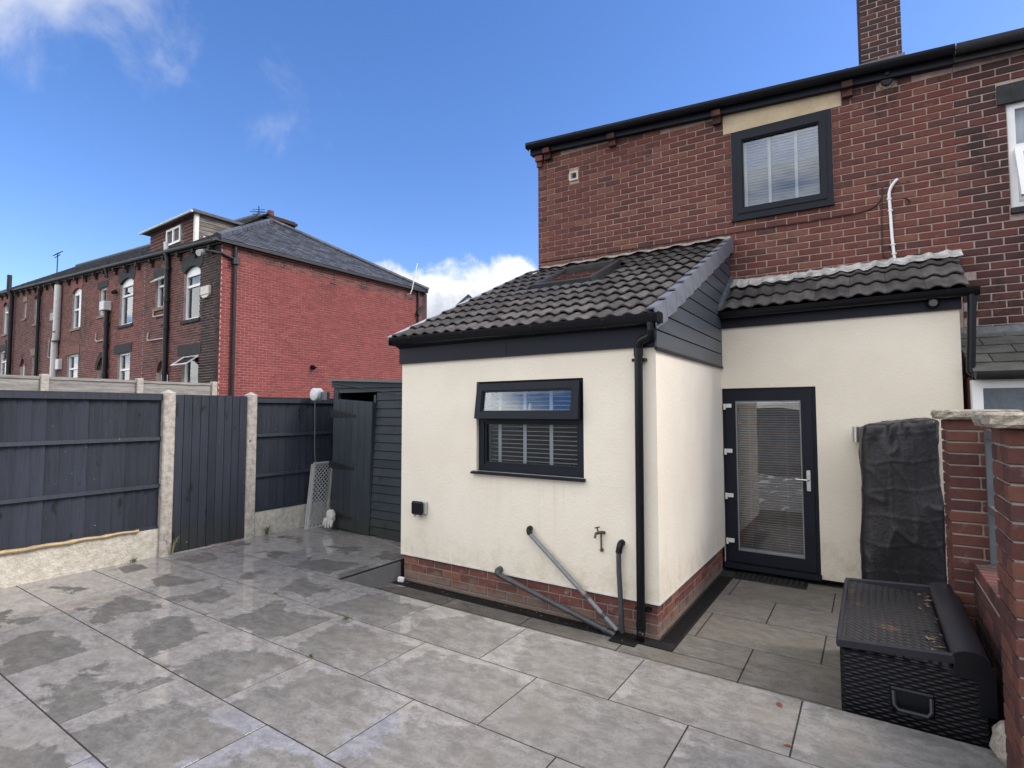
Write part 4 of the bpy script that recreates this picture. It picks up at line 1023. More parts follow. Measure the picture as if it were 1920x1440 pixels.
    MB().box(a, b, 0.22, 0.24, c, d).build("door_recess", ROOM, dr)
    arcp = arch_poly(a, b, d - rise, rise, 14); arco = arch_poly(a - 0.24, b + 0.24, d - rise, rise + 0.24, 14)
    mb = MB()
    for i in range(14):
        q = lambda p, k: (p[0], p[1])
        mb.prism([arcp[i], arcp[i + 1], arco[i + 1], arco[i]], "y", -0.014 - 0.004 * (i % 2), 0.05)
    mb.build("arch_bricks", B_SOOTY if hi == 1 else BM[hi], dr)
    mb = MB()   # brick spandrels that fill the corners of the square opening
    mb.prism([(a, d - rise)] + arcp[1:8] + [(a, d)] if False else [(a, d)] + [(a, d - rise)] + arcp[1:8], "y", 0.001, 0.09); mb.prism([(b, d)] + arcp[7:14] + [(b, d - rise)], "y", 0.001, 0.09); mb.build("spandrel", BM[hi], dr)
    # eaves
    sl_ = -0.067
    mb = MB(); k4 = [(-0.09, -0.10), (0.02, -0.10), (0.02, 0.02), (-0.09, 0.02)]
    xr_ = 0.10 if hi == 0 else 0.0
    V = [(x, p[0], zt(x) + p[1]) for x in (W0, xr_) for p in k4]
    mb.add(V, [(0, 1, 2, 3), (7, 6, 5, 4)] + [(i, 4 + i, 4 + (i + 1) % 4, (i + 1) % 4) for i in range(4)]); mb.build("eaves_board", BLACK_OLD, t)
    g = gutter_mesh(W0, xr_ + (0.06 if hi == 0 else 0.0), zt(W0) + 0.03, -0.155, 0.13, 0.10, slope=sl_)
    gt = g.build("gutter", WHITE_OLD if hi == 9 else BLACK_OLD, t, smooth=True)
    x = -0.45
    while x > W0 + 0.2:
        MB().box(x - 0.06, x + 0.06, -0.16, 0.0, -0.22, -0.10).box(x - 0.05, x + 0.05, -0.08, 0.0, -0.34, -0.222).build("corbel", B_SOOTY, t, (0, 0, zt(x)))
        x -= 1.02
    # roof
    ang = math.atan2(RISE, 3.92 + 0.2); vv = Vector((0, math.cos(ang), math.sin(ang))); uu = Vector((1, 0, sl_)); nn = Vector((0, -math.sin(ang), math.cos(ang)))
    SLn = math.hypot(4.12, RISE); o0 = Vector((0, -0.2, zt(0) + 0.03))
    mb = MB()
    if hi == 0:
        AX = -4.30; P = Vector((AX, 3.92, 9.20 - 0.03)); A_ = Vector((0.17, -0.2, zt(0) + 0.02)); B_ = Vector((0.17, 8.05, zt(0) + 0.02))
        Lf = Vector((W0, -0.2, zt(W0) + 0.02)); Lr = Vector((W0, 3.92, zt(W0) + RISE + 0.02)); Lb = Vector((W0, 8.05, zt(W0) + 0.02))
        mb.add([A_, Lf, Lr, P, B_, Lb], [(0, 3, 2, 1), (0, 4, 3), (4, 5, 2, 3), (0, 1, 5, 4)])
    else:
        mb.add([(0, -0.2, zt(0) + 0.02), (W0, -0.2, zt(W0) + 0.02), (W0, 3.92, zt(W0) + RISE + 0.02), (0, 3.92, zt(0) + RISE + 0.02), (0, 8.05, zt(0) + 0.02), (W0, 8.05, zt(W0) + 0.02)], [(0, 3, 2, 1), (3, 4, 5, 2), (0, 1, 5, 4)])
    rf = mb.build("roof", SLATE, t)
    mb = MB()
    if hi == 0: slates(mb, o0, uu, vv, nn, SLn, lambda b_: W0, lambda b_: 0.17 - b_ / SLn * 4.47)
    else: slates(mb, o0, uu, vv, nn, SLn, lambda b_: W0, lambda b_: 0.0)
    stuff(mb.build("front_slates", SLATE, rf))
    mb = MB(); mb.tube([(W0, 3.92, zt(W0) + RISE + 0.05), (-0.001 if hi else AX, 3.92, (zt(0) + RISE + 0.05) if hi else 9.22)], 0.10, 8); mb.build("ridge_tiles", SLATE, rf)
    if hi == 0:
        # hipped side over the red gable
        hp = math.atan2(9.17 - A_.z, 0.17 - AX); hv = Vector((-math.cos(hp), 0, math.sin(hp))); hu = Vector((0, 1, 0)); hn = Vector((math.sin(hp), 0, math.cos(hp)))
        HL = math.hypot(9.17 - A_.z, 4.47)
        mb = MB(); slates(mb, Vector((0.17, 0, A_.z)), hu, hv, hn, HL, lambda b_: -0.2 + b_ / HL * 4.12, lambda b_: 8.05 - b_ / HL * 4.13, 0.26, 0.20)
        stuff(mb.build("hip_slates", SLATE, rf))
        for E0, E1 in ((A_, P), (B_, P)):
            n_ = 12
            for i in range(n_):
                p0, p1 = E0.lerp(E1, i / n_), E0.lerp(E1, (i + 1.02) / n_)
                MB().tube([p0 + Vector((0, 0, 0.02)), p1 + Vector((0, 0, 0.04))], [0.115, 0.10], 6).build("hip_tile", SLATE, rf)
        # red gable
        GY = 7.86
        mb = MB(); mb.box(-0.3, 0.0, 0.3, GY, 0.0, 6.56); mb.box(-0.3, 0.0, 0.0, 0.3, 0.0, 6.49); gw = mb.build("gable_wall", MORTAR_G, t)
        gb = list(layout(0.0, GY, 1.6, 6.54, 0.228, 0.0775, 0.0145, phase=0.03))
        def sooty(y, z):
            lim = 6.24 - 0.02 * y - 0.10 * (noise.noise((y * 1.5, 3.0, 0)) + 0.4)
            return z > lim or (z > lim - 0.35 and noise.noise((y * 2.6, z * 5, 7)) > 0.42)
        red = sorted([g_ for g_ in gb if not sooty(g_[0], g_[1])], key=lambda g_: (abs(g_[0] - 0.3) + abs(g_[1] - 3.6) * 0.35) + (50 if g_[1] < 2.35 else 0) + (5 if g_[2] < 0.15 else 0))
        for g_ in red[:290]: brick_obj(gw, g_[0], g_[1], g_[2], g_[3], B_GABLE, rotz=R(90), y=0.0)
        mb = MB()
        for g_ in red[290:]: add_brick(mb, *g_, gable=True)
        stuff(mb.build("red_bricks", B_GABLE, gw))
        mb = MB()
        for g_ in gb:
            if sooty(g_[0], g_[1]): add_brick(mb, *g_, gable=True)
        stuff(mb.build("bare_bricks", B_T1, gw))
        MB().box(-0.3, GY, 7.86, 8.0, 0, 6.5) if False else None
        mb = MB(); mb.box(-5.2, 0.0, GY + 0.001, GY + 0.3, 0.0, 6.5); mb.build("rear_wall", B_T1, t)
        mb = MB(); V = [(0.17 + dx_, y, 6.585 + dz_) for y in (-0.25, 8.06) for dx_, dz_ in ((-0.16, -0.09), (0.0, -0.09), (0.0, 0.0), (-0.16, 0.0))]
        mb.add(V, [(0, 1, 2, 3), (7, 6, 5, 4)] + [(i, 4 + i, 4 + (i + 1) % 4, (i + 1) % 4) for i in range(4)]); mb.build("gable_gutter", BLACK_OLD, t)
        mb = MB(); mb.tube([(0.07, 0.36, 6.50), (0.07, 0.36, 1.2)], 0.05, 10); mb.box(0.01, 0.16, 0.27, 0.45, 5.95, 6.12)
        mb.tube([(-0.9, -0.09, 6.45), (-0.25, -0.09, 6.28), (0.04, -0.02, 6.20), (0.07, 0.3, 6.10)], 0.04, 8); mb.build("corner_pipe", BLACK_OLD, t, smooth=True)
        mb = MB(); mb.tube([(0.06, 7.62, 6.50), (0.06, 7.62, 3.0)], 0.045, 8); mb.tube([(0.06, 7.62, 5.66), (0.12, 7.86, 5.95)], 0.06, 8); mb.tube([(0.02, 7.62, 5.62), (0.14, 7.62, 5.62)], 0.10, 8); mb.build("rear_pipe", BLACK_OLD, t, smooth=True)
        mb = MB(); mb.tube([(0.0, 2.94, 3.18), (0.10, 2.96, 3.15)], [0.075, 0.07], 12); mb.tube([(0.10, 2.97, 3.15), (0.16, 3.02, 3.17)], [0.05, 0.02], 8); mb.build("gable_floodlight", BLACK, t)
        # aerial on the gable
        mb = MB(); mb.tube([(0.02, 7.02, 6.26), (0.20, 7.05, 6.28), (0.22, 7.12, 6.45), (0.22, 7.40, 7.55)], 0.018, 6)
        for z in (6.92, 7.0): mb.tube([(0.22, 7.08 + (z - 6.5) * 0.25, z), (0.22, 7.44 + (z - 6.5) * 0.25, z)], 0.012, 5); 
        mb.tube([(0.22, 7.02, 6.90), (0.22, 7.02, 7.02)], 0.01, 5); mb.tube([(0.22, 7.46, 6.92), (0.22, 7.48, 7.04)], 0.01, 5)
        mb.build("gable_aerial", WHITE_OLD, t)
        # dormer
        dm = MB().box(-5.72, -2.26, 0.32, 1.9, 6.6, 7.93).build("dormer", DORM_TIMBER, t)
        mb = MB(); k = 0; z = 6.95
        while z < 7.88:
            x = -5.74 + (0.0 if k % 2 else -0.09)
            while x < -2.30:
                xa_, xb_ = max(x, -5.72), min(x + 0.178, -2.30)
                if xb_ - xa_ > 0.02 and not (xb_ > -4.42 and xa_ < -3.30 and 7.20 < z + 0.05 < 7.82): mb.add([(xa_, 0.318, z + 0.13), (xb_, 0.318, z + 0.13), (xb_, 0.296, z), (xa_, 0.296, z), (xb_, 0.315, z), (xa_, 0.315, z)], [(0, 1, 2, 3), (3, 2, 4, 5)])
                x += 0.18
            z += 0.115; k += 1
        stuff(mb.build("hung_tiles", DORM_TILE, dm))
        z = 6.95; k = 0
        while z < 7.86:
            dl = random.uniform(0, 0.04)
            MB().add([(-2.258, 0.36, z), (-2.258, 1.9, z - dl), (-2.258, 1.9, z + 0.13 - dl), (-2.258, 0.36, z + 0.13), (-2.235, 0.36, z), (-2.235, 1.9, z - dl), (-2.245, 1.9, z + 0.13 - dl), (-2.245, 0.36, z + 0.13)], [(4, 5, 6, 7), (0, 1, 5, 4), (3, 7, 6, 2), (0, 4, 7, 3), (1, 2, 6, 5)]).build("cheek_board", DORM_TIMBER, dm); z += 0.128; k += 1
        MB().box(-2.34, -2.22, 0.25, 0.358, 6.88, 7.93).build("corner_trim", WHITE_OLD, dm)
        mb = MB(); mb.add([(-2.228, 0.5, 7.12), (-2.228, 1.35, 7.02), (-2.228, 1.45, 7.10), (-2.228, 0.5, 7.28), (-2.232, 0.5, 7.12), (-2.232, 1.35, 7.02), (-2.232, 1.45, 7.10), (-2.232, 0.5, 7.28)], [(0, 1, 2, 3), (4, 5, 6, 7), (0, 1, 5, 4), (3, 2, 6, 7)]); mb.build("loose_board", WHITE_OLD, dm)
        mb = MB(); mb.add([(-6.05, 0.14, 7.97), (-2.12, 0.14, 7.93), (-2.12, 1.9, 7.92), (-6.05, 2.1, 7.97), (-6.05, 0.14, 8.06), (-2.12, 0.14, 8.02), (-2.12, 1.9, 8.0), (-6.05, 2.1, 8.08)], [(0, 1, 2, 3), (4, 5, 6, 7), (0, 1, 5, 4), (1, 2, 6, 5), (2, 3, 7, 6), (3, 0, 4, 7)]); mb.build("flat_roof", plain("roofing_felt", (0.09, 0.088, 0.085), 0.9, 0.3, 6), dm)
        mb = MB(); mb.tube([(-6.08, 0.10, 7.985), (-2.12, 0.10, 7.94)], 0.035, 8); mb.build("dormer_gutter", WHITE_OLD, dm)
        mb = MB(); ring(mb, -4.38, -3.33, 7.25, 7.80, 0.07, 0.27, 0.318); mb.box(-3.90, -3.81, 0.27, 0.318, 7.32, 7.73); dw = mb.build("dormer_window", WHITE, dm)
        # chimney stack
        cs = MB().box(-5.15, -4.62, 3.95, 5.15, 8.3, 9.40).box(-5.22, -4.55, 3.88, 5.22, 9.40, 9.50).box(-5.15, -4.62, 3.95, 5.15, 9.50, 9.56).build("chimney", B_SOOTY, t)
        MB().tube([(-4.88, 4.22, 9.55), (-4.88, 4.22, 9.80)], [0.15, 0.13], 12).build("chimney_pot", B_T1, cs, smooth=True)
        MB().tube([(-4.88, 4.75, 9.55), (-4.88, 4.75, 9.64)], [0.13, 0.12], 12).build("chimney_pot", STONE_L, cs, smooth=True)
        mb = MB(); mb.tube([(-5.1, 3.85, 9.0), (-5.1, 3.85, 9.95)], 0.02, 6)
        for z in (9.72, 9.80, 9.62): mb.tube([(-5.3, 3.7, z), (-4.9, 4.0, z)], 0.012, 5)
        mb.tube([(-5.3, 3.6, 9.70), (-4.9, 4.1, 9.70)], 0.014, 5); mb.build("chimney_aerial", BLACK_OLD, t)
        # alarm box and small wall fittings
        mb = MB(); mb.bev(-1.0, -0.50, -0.10, -0.002, 5.10, 5.36, 0.02); mb.prism([(-0.86, 5.02), (-0.62, 5.02), (-0.5, 5.10), (-1.0, 5.10)], "y", -0.08, -0.002); mb.build("alarm_box", plain("cream_plastic", (0.60, 0.57, 0.48), 0.5), t)
        mb = MB(); mb.tube([(-0.78, -0.16, 6.33), (-0.72, -0.30, 6.27)], 0.09, 10); mb.build("eaves_camera", WHITE_OLD, t)
        mb = MB(); mb.tube([(-3.22, -0.09, 1.2), (-3.26, -0.09, 6.55), (-3.27, -0.13, 6.75)], 0.075, 10)
        for z in (2.9, 4.3, 5.2, 6.2): mb.tube([(-3.235, -0.09, z), (-3.235, -0.09, z + 0.12)], 0.095, 10)
        mb.tube([(-3.24, -0.09, 4.52), (-3.55, -0.06, 4.50)], 0.07, 8); mb.build("soil_pipe", BLACK_OLD, t, smooth=True)
        MB().tube([(-3.27, -0.13, 6.72), (-3.28, -0.15, 7.10)], 0.07, 8).build("pipe_top", WHITE_OLD, t, smooth=True)
        for (a_, b_, z) in ((-4.35, -3.3, 4.83), (-4.75, -3.3, 4.08)):
            MB().tube([(a_, -0.02, z + 0.28), (a_ + 0.03, -0.05, z + 0.04), (a_ + 0.12, -0.05, z), (b_, -0.05, z - 0.02)], 0.028, 6).build("waste_pipe", plain("faded_pink_grey", (0.42, 0.36, 0.34), 0.6), t)
    if hi == 1:
        X = -8.25 - X1
        mb = MB(); mb.tube([(X, -0.11, 1.5), (X, -0.11, 5.55)], 0.085, 10)
        for z in (3.0, 4.1, 4.9): mb.tube([(X, -0.11, z), (X, -0.11, z + 0.14)], 0.105, 10)
        mb.build("soil_pipe", BLACK_OLD, t, smooth=True)
        MB().bev(X - 0.30, X + 0.14, -0.26, -0.002, 5.48, 5.82, 0.02).build("hopper", WHITE_OLD, t)
        mb = MB(); mb.tube([(X - 0.08, -0.20, zt(X) - 0.06), (X - 0.02, -0.12, zt(X) - 0.4)], 0.05, 8); mb.tube([(X + 0.5, -0.02, 6.15), (X + 0.72, -0.16, 6.05)], 0.07, 8); mb.build("gutter_outlet", BLACK_OLD, t)
        MB().tube([(X - 1.3, -0.02, 4.75), (X - 1.27, -0.05, 4.50), (X - 1.1, -0.05, 4.42), (X, -0.06, 4.42)], 0.028, 6).build("waste_pipe", plain("faded_grey", (0.38, 0.34, 0.33), 0.6), t)
    if hi == 2:
        X = -13.98 - X1
        mb = MB(); mb.tube([(X + 0.02, -0.13, 7.22), (X, -0.13, 5.0), (X - 0.14, -0.13, 4.7), (X - 0.2, -0.13, 2.0)], 0.13, 10); mb.build("white_soil_pipe", WHITE_OLD, t, smooth=True)
        mb = MB()
        for z in (5.15, 4.75): mb.tube([(X - 0.02, -0.13, z), (X - 0.02, -0.13, z + 0.06)], 0.15, 10)
        mb.build("pipe_collar", GREYD, t)
        MB().bev(X - 0.75, X - 0.25, -0.20, 0.0, 5.72, 6.08, 0.02).build("boiler_flue", plain("flue_grey", (0.33, 0.31, 0.29), 0.7), t)
        MB().bev(X + 0.10, X + 0.5, -0.16, 0.0, 3.55, 4.0, 0.02).build("meter_box", WHITE_OLD, t)
        MB().tube([(X - 1.35, -0.02, 5.05), (X - 1.38, -0.05, 4.2), (X - 1.1, -0.05, 4.15), (X, -0.05, 4.15)], 0.028, 6).build("waste_pipe", plain("faded_grey_b", (0.38, 0.34, 0.33), 0.6), t)
    if hi == 3:
        X = -16.88 - X1
        MB().tube([(X, -0.10, 1.5), (X, -0.10, 7.6), (X, -0.18, 7.72)], 0.07, 10).build("downpipe", BLACK_OLD, t, smooth=True)
        mb = MB(); mb.tube([(X + 0.05, 0.5, 7.9), (X + 0.05, 0.5, 9.3)], 0.025, 6)
        for dx_ in (-0.3, 0.0, 0.3): mb.tube([(X + dx_, 0.4, 9.2), (X + dx_ + 0.1, 0.6, 9.35)], 0.02, 5)
        mb.tube([(X - 0.35, 0.5, 9.15), (X + 0.4, 0.5, 9.15)], 0.02, 5); mb.build("roof_aerial", BLACK_OLD, t)
    if hi == 4:
        X = -21.45 - X1
        MB().tube([(X, -0.14, 1.5), (X, -0.14, 7.7), (X - 0.02, -0.26, 8.0), (X - 0.02, -0.26, 8.78)], 0.10, 10).build("vent_pipe", BLACK_OLD, t, smooth=True)
        MB().tube([(X - 1.6, -0.05, 5.55), (X - 1.2, -0.06, 5.5), (X - 1.0, -0.06, 5.2), (X - 1.0, -0.06, 4.5), (X, -0.08, 4.4)], 0.05, 8).build("waste_pipe", BLACK_OLD, t)

# far house peeping over the extension roof
ap = Vector((-17.053, 19.143, 8.365)); ud = Vector((0.86, 0.51, 0)); wd = Vector((-0.51, 0.86, 0))
fh = thing("far_house", "distant brick house with white gable boards peeping above the tiled roof", "house", (ap.x, ap.y, 0), math.atan2(0.51, 0.86))
mb = MB(); mb.prism([(-3.4, 0.3), (3.4, 0.3), (3.4, 5.2), (0, 8.2), (-3.4, 5.2)], "y", 0.25, 8.0); mb.build("wall", B_T2, fh)
mb = MB(); mb.prism([(-3.6, 5.0), (0.0, 8.19), (3.6, 5.0), (3.6, 4.7), (0.0, 7.85), (-3.6, 4.7)], "y", 0.12, 0.245); mb.build("bargeboard", WHITE, fh)
mb = MB(); mb.prism([(-3.8, 4.95), (0.0, 8.30), (3.8, 4.95), (3.8, 4.85), (0.0, 8.19), (-3.8, 4.85)], "y", 0.0, 8.3); mb.build("roof", SLATE, fh)

# ------------------------------------------------------------------ fences on the left
FX = -5.25
post_m = MB().bev(-0.055, 0.055, -0.062, 0.062, 0, 1.88, 0.012).add([(-0.055, -0.062, 1.868), (0.055, -0.062, 1.868), (0.055, 0.062, 1.868), (-0.055, 0.062, 1.868), (0, 0, 1.91)], [(0, 1, 4), (1, 2, 4), (2, 3, 4), (3, 0, 4)]).mesh("concrete_fence_post", CONC)
for y, lab in ((-1.312, "white concrete post with gate hinges, left of the dark gate"), (-0.330, "white concrete post between the dark gate and short fence panel")):
    tag(inst("concrete_fence_post", post_m, None, (FX + 0.03, y, ZP - 0.05)), lab, "fence post", "concrete posts beside the gate")
def panel(y0, y1, z0, z1, label):
    t = thing("fence_panel", label, "fence panel", (FX, (y0 + y1) / 2, z0), 0, "dark feather-edge fence panels")
    h = z1 - z0; w = y1 - y0; n_ = round(w / 0.112); bw = w / n_
    for i in range(n_):
        y = -w / 2 + i * bw
        MB().add([(-0.004, y, 0.01), (-0.004, y + bw * 0.98, 0.01), (-0.004, y + bw * 0.98, h - 0.02), (-0.004, y, h - 0.02), (0.002, y, 0.01), (0.018, y + bw * 0.98, 0.01), (0.018, y + bw * 0.98, h - 0.02), (0.002, y, h - 0.02)],
                 [(0, 3, 2, 1), (4, 5, 6, 7), (0, 1, 5, 4), (1, 2, 6, 5), (2, 3, 7, 6), (3, 0, 4, 7)]).build("board", FENCE, t, (random.uniform(-0.002, 0.002), 0, random.uniform(-0.004, 0.004)), (0, random.uniform(-0.002, 0.002), random.uniform(-0.0012, 0.0012)))
    MB().box(-0.012, -0.006, -w / 2, w / 2, 0.0, h - 0.01).build("gap_shade_sheet", ROOM, t)  # added dark sheet, stands in for shade in the gaps between boards
    rails = [(h - 0.062, h, 0.050), (h * 0.655, h * 0.655 + 0.042, 0.046), (h * 0.30, h * 0.30 + 0.042, 0.046)]
    for a_, b_, d_ in rails:
        mb = MB(); k = 14; top, bot = [], []
        mb.add([(0.010, -w / 2, a_), (0.010, w / 2, a_ + 0.004), (0.010, w / 2, b_ + 0.006), (0.010, -w / 2, b_), (d_, -w / 2, a_ + 0.004), (d_, w / 2, a_ + 0.006), (d_ - 0.006, w / 2, b_ + 0.002), (d_ - 0.006, -w / 2, b_ - 0.004)],
               [(0, 3, 2, 1), (4, 5, 6, 7), (0, 1, 5, 4), (1, 2, 6, 5), (2, 3, 7, 6), (3, 0, 4, 7)]); mb.build("rail", FENCE, t)
    MB().box(-0.03, 0.045, -w / 2, w / 2, h + 0.001, h + 0.016).build("capping", FENCE, t)
    if z0 > 0.42: MB().box(0.008, 0.03, -w / 2, w / 2, 0.0, 0.03).build("bottom_rail", FENCE, t)
    return t
panel(-4.75, -1.376, 0.425, 1.905, "long dark painted fence panel at the left edge with flaking rails")
panel(-0.266, 1.16, 0.425, 1.895, "short dark fence panel between the gate and the shed corner")
for y0, y1, lab in ((-4.75, -1.376, "cream painted gravel board under the long left fence panel"), (-0.266, 1.16, "cream painted gravel board under the short fence panel by the shed")):
    mb = MB(); n_ = 26 if y1 > 0 else 60; V = []
    for i in range(n_ + 1):
        y = y0 + (y1 - y0) * i / n_
        for j in range(7):
            z = ZP - 0.03 + 0.335 * j / 6
            V.append((FX + 0.045 + 0.006 * noise.noise((y * 9, z * 9, 1.0)), y, z))
        V += [(FX - 0.03, y, ZP + 0.305), (FX - 0.03, y, ZP - 0.03)]
    mb.add(V, [(9 * i + j, 9 * (i + 1) + j, 9 * (i + 1) + (j + 1) % 9, 9 * i + (j + 1) % 9) for i in range(n_) for j in range(9)] + [tuple(range(9)), tuple(9 * n_ + 8 - q for q in range(9))])
    tag(mb.build("gravel_board", GRAVEL, smooth=False), lab, "gravel board", "cream gravel boards")
# gate
gate = thing("garden_gate", "dark boarded garden gate between two white concrete posts", "gate", (FX + 0.01, -0.82, ZP + 0.012))
gy0, gy1 = -0.425, 0.425; n_ = 9; bw = (gy1 - gy0) / n_
gm = MB().bev(-0.011, 0.011, 0.0015, bw - 0.0015, 0.0, 1.79, 0.004).mesh("gate_board", FENCE)
for i in range(n_): inst("gate_board", gm, gate, (0.036 + random.uniform(-0.001, 0.001), gy0 + i * bw, random.uniform(-0.004, 0.004)))
for z in (0.22, 0.9, 1.58): MB().box(-0.02, 0.024, gy0 + 0.01, gy1 - 0.01, z - 0.05, z + 0.05).build("ledge", FENCE, gate)
for z in (0.16, 1.62): MB().box(0.048, 0.056, gy0 - 0.055, gy0 + 0.03, z - 0.075, z + 0.075).build("gate_hinge", BLACK_OLD, gate)
mb = MB(); mb.tube([(0.05, gy1 + 0.05, 1.23), (0.085, gy1 + 0.03, 1.22)], 0.01, 6); mb.build("gate_latch", BLACK_OLD, gate)
# bamboo cane
pts = [(FX + 0.062, -2.75 + 1.17 * i / 24, ZP + 0.322 + 0.004 * math.sin(i)) for i in range(25)]
rr = [0.020 + (0.006 if i % 6 == 0 else 0) - 0.0003 * i for i in range(25)]
tag(MB().tube(pts, rr, 8).build("bamboo_cane", BAMBOO, smooth=True), "bamboo cane resting along the top of the left gravel board", "cane")
# weathered fence beyond, in line with the red gable
ffx = -13.50
fposts = (-2.02, -0.17, 1.66, 3.46); flab = ["concrete post of the weathered back fence at left edge", "left concrete post rising above the dark fence", "middle concrete post above the dark fence top", "end concrete post of weathered fence touching the red gable corner"]
pm = MB().bev(-0.07, 0.07, -0.07, 0.07, 0, 2.1, 0.012).mesh("back_fence_post", CONC)
for y, lab in list(zip(fposts, flab))[1:]: tag(inst("back_fence_post", pm, None, (ffx, y, 0.45)), lab, "fence post", "posts of the weathered fence")
for k, (y0, y1) in enumerate(zip(fposts, fposts[1:])):
    t = thing("weathered_panel", ["weathered grey slatted panel above the dark fence, left one", "weathered grey slatted panel above the dark fence, middle one", "weathered grey slatted panel above the gate, next to red gable"][k], "fence panel", (ffx, (y0 + y1) / 2, 0.6), 0, "weathered fence panels")
    w = (y1 - y0) - 0.13; z = 0.0
    while z < 1.80:
        MB().box(0.0, 0.012 + 0.004 * random.random(), -w / 2, w / 2, z, z + 0.115).build("slat", WEATHER, t, (0, 0, 0), (random.uniform(-0.004, 0.004), 0, 0)); z += 0.108
    MB().box(-0.02, 0.035, -w / 2, w / 2, 1.84, 1.90).build("capping", WEATHER, t)

# ------------------------------------------------------------------ shed
shed = thing("garden_shed", "dark grey boarded shed with sagging door behind the extension corner", "shed", (-4.75, 0.60, ZP))
SW, SD = 1.88, 1.7
z = 0.02; OP = (0.10, 0.84, 0.0, 1.80)
k = 0
while z < 1.93:
    z1 = z + 0.107
    xs = [(0.745 + 0.062 * z, SW)] if z < OP[3] - 0.05 else [(0.0, SW)]
    for a_, b_ in xs:
        top_r = 2.03 - 0.045 * 0
        MB().add([(a_, 0.0, z), (b_, 0.0, z), (b_, 0.012, z1), (a_, 0.012, z1), (a_, -0.012, z + 0.004), (b_, -0.012, z + 0.004), (b_, 0.0, z1 - 0.004), (a_, 0.0, z1 - 0.004)],
                 [(0, 3, 2, 1), (4, 5, 6, 7), (0, 1, 5, 4), (1, 2, 6, 5), (2, 3, 7, 6), (3, 0, 4, 7)]).build("siding_board", SHEDP, shed)
    z += 0.108; k += 1
MB().box(0.0, 0.10, -0.016, 0.03, 0.0, 1.90).build("corner_post", SHEDP, shed)
MB().add([(x + 0.062 * z, y, z) for z in (0.0, 1.82) for x, y in ((0.705, -0.02), (0.748, -0.02), (0.748, 0.03), (0.705, 0.03))], [(0, 1, 2, 3), (4, 7, 6, 5), (0, 4, 5, 1), (1, 5, 6, 2), (2, 6, 7, 3), (3, 7, 4, 0)]).build("door_jamb", SHEDP, shed)
mb = MB(); mb.box(0.0, 0.02, 0.03, SD, 0.0, 1.95).box(0.02, SW, SD - 0.02, SD, 0.0, 1.9).box(SW - 0.02, SW, 0.03, SD - 0.02, 0.0, 1.9); mb.build("shed_wall", SHEDP, shed)
MB().box(0.02, SW - 0.02, 0.03, SD - 0.02, -0.02, 0.02).build("shed_floor", ROOM, shed)
mb = MB(); mb.add([(-0.05, -0.07, 2.03), (SW + 0.05, -0.07, 1.93), (SW + 0.05, SD + 0.05, 1.83), (-0.05, SD + 0.05, 1.93), (-0.05, -0.07, 2.06), (SW + 0.05, -0.07, 1.96), (SW + 0.05, SD + 0.05, 1.86), (-0.05, SD + 0.05, 1.96)],
                  [(0, 3, 2, 1), (4, 5, 6, 7), (0, 1, 5, 4), (1, 2, 6, 5), (2, 3, 7, 6), (3, 0, 4, 7)]); mb.build("shed_roof", GALV, shed)
mb = MB(); mb.add([(-0.02, -0.03, 1.93), (SW, -0.03, 1.90), (SW, -0.03, 1.945), (-0.02, -0.03, 2.035), (-0.02, -0.002, 1.93), (SW, -0.002, 1.90), (SW, -0.002, 1.945), (-0.02, -0.002, 2.035)], [(0, 1, 2, 3), (4, 7, 6, 5), (0, 4, 5, 1), (1, 5, 6, 2), (2, 6, 7, 3), (3, 7, 4, 0)]); mb.build("shed_fascia", SHEDP, shed)
MB().tube([(0.05, -0.045, 1.99), (0.7, -0.045, 1.90), (1.4, -0.045, 1.80)], 0.006, 5).build("loose_batten", BLACK_OLD, shed)
MB().box(0.90, SW, -0.025, -0.013, -0.02, 0.05).build("base_batten", SHEDP, shed)
# sagging door: turned in its own plane about the top hinge, lower corner swung slightly outwards
sd_ = MB().box(0.0, 0.76, -0.03, -0.006, -1.70, 0.04).build("shed_door", SHEDP, shed, (0.09, -0.035, 1.74), (R(2.0), R(4.0), 0))
for i in range(6): MB().box(0.004 + i * 0.1255, 0.004 + i * 0.1255 + 0.122, -0.036, -0.0302, -1.695, 0.038).build("door_board", SHEDP, sd_)
for z in (-0.16, -0.86, -1.53):
    mb = MB(); mb.prism([(-0.06, z + 0.05), (0.06, z + 0.045), (0.44, z + 0.012), (0.45, z - 0.012), (0.06, z - 0.045), (-0.06, z - 0.05)], "y", -0.044, -0.0365); mb.build("strap_hinge", BLACK_OLD, sd_)

# white reel with cord on the fence corner, cloth, lattice
t = thing("line_reel", "round pale reel with hanging cord at the fence corner by the shed", "reel", (FX + 0.22, 0.52, 1.94))
mb = MB(); mb.tube([(0.0, 0.06, 0.02), (0.0, 0.05, 0.02), (0.0, -0.05, 0.02), (0.0, -0.06, 0.02)], [0.075, 0.088, 0.088, 0.075], 20); mb.build("reel_case", plain("pale_grey_plastic", (0.55, 0.56, 0.56), 0.5), t, smooth=True)
MB().box(0.0, 0.22, 0.0, 0.045, -0.06, 0.05).build("reel_bracket", GALV, t)
MB().tube([(0.03, -0.05, -0.06), (0.06, -0.06, -0.8), (0.13, -0.06, -1.3), (0.22, -0.06, -1.60)], 0.0032, 6).build("cord", GREYP, t)
mb = MB(); random.seed(3); n_u, n_v = 14, 9; V = []
for i in range(n_v + 1):
    f = i / n_v
    for j in range(n_u):
        a_ = 2 * math.pi * j / n_u; r_ = 0.072 * math.sin(math.pi * min(0.97, f * 0.85 + 0.12)) ** 0.7 * (1 + 0.35 * noise.noise((math.cos(a_) * 1.6, math.sin(a_) * 1.6, f * 3)))
        V.append((r_ * math.cos(a_), r_ * 0.6 * math.sin(a_), 0.17 - 0.19 * f))
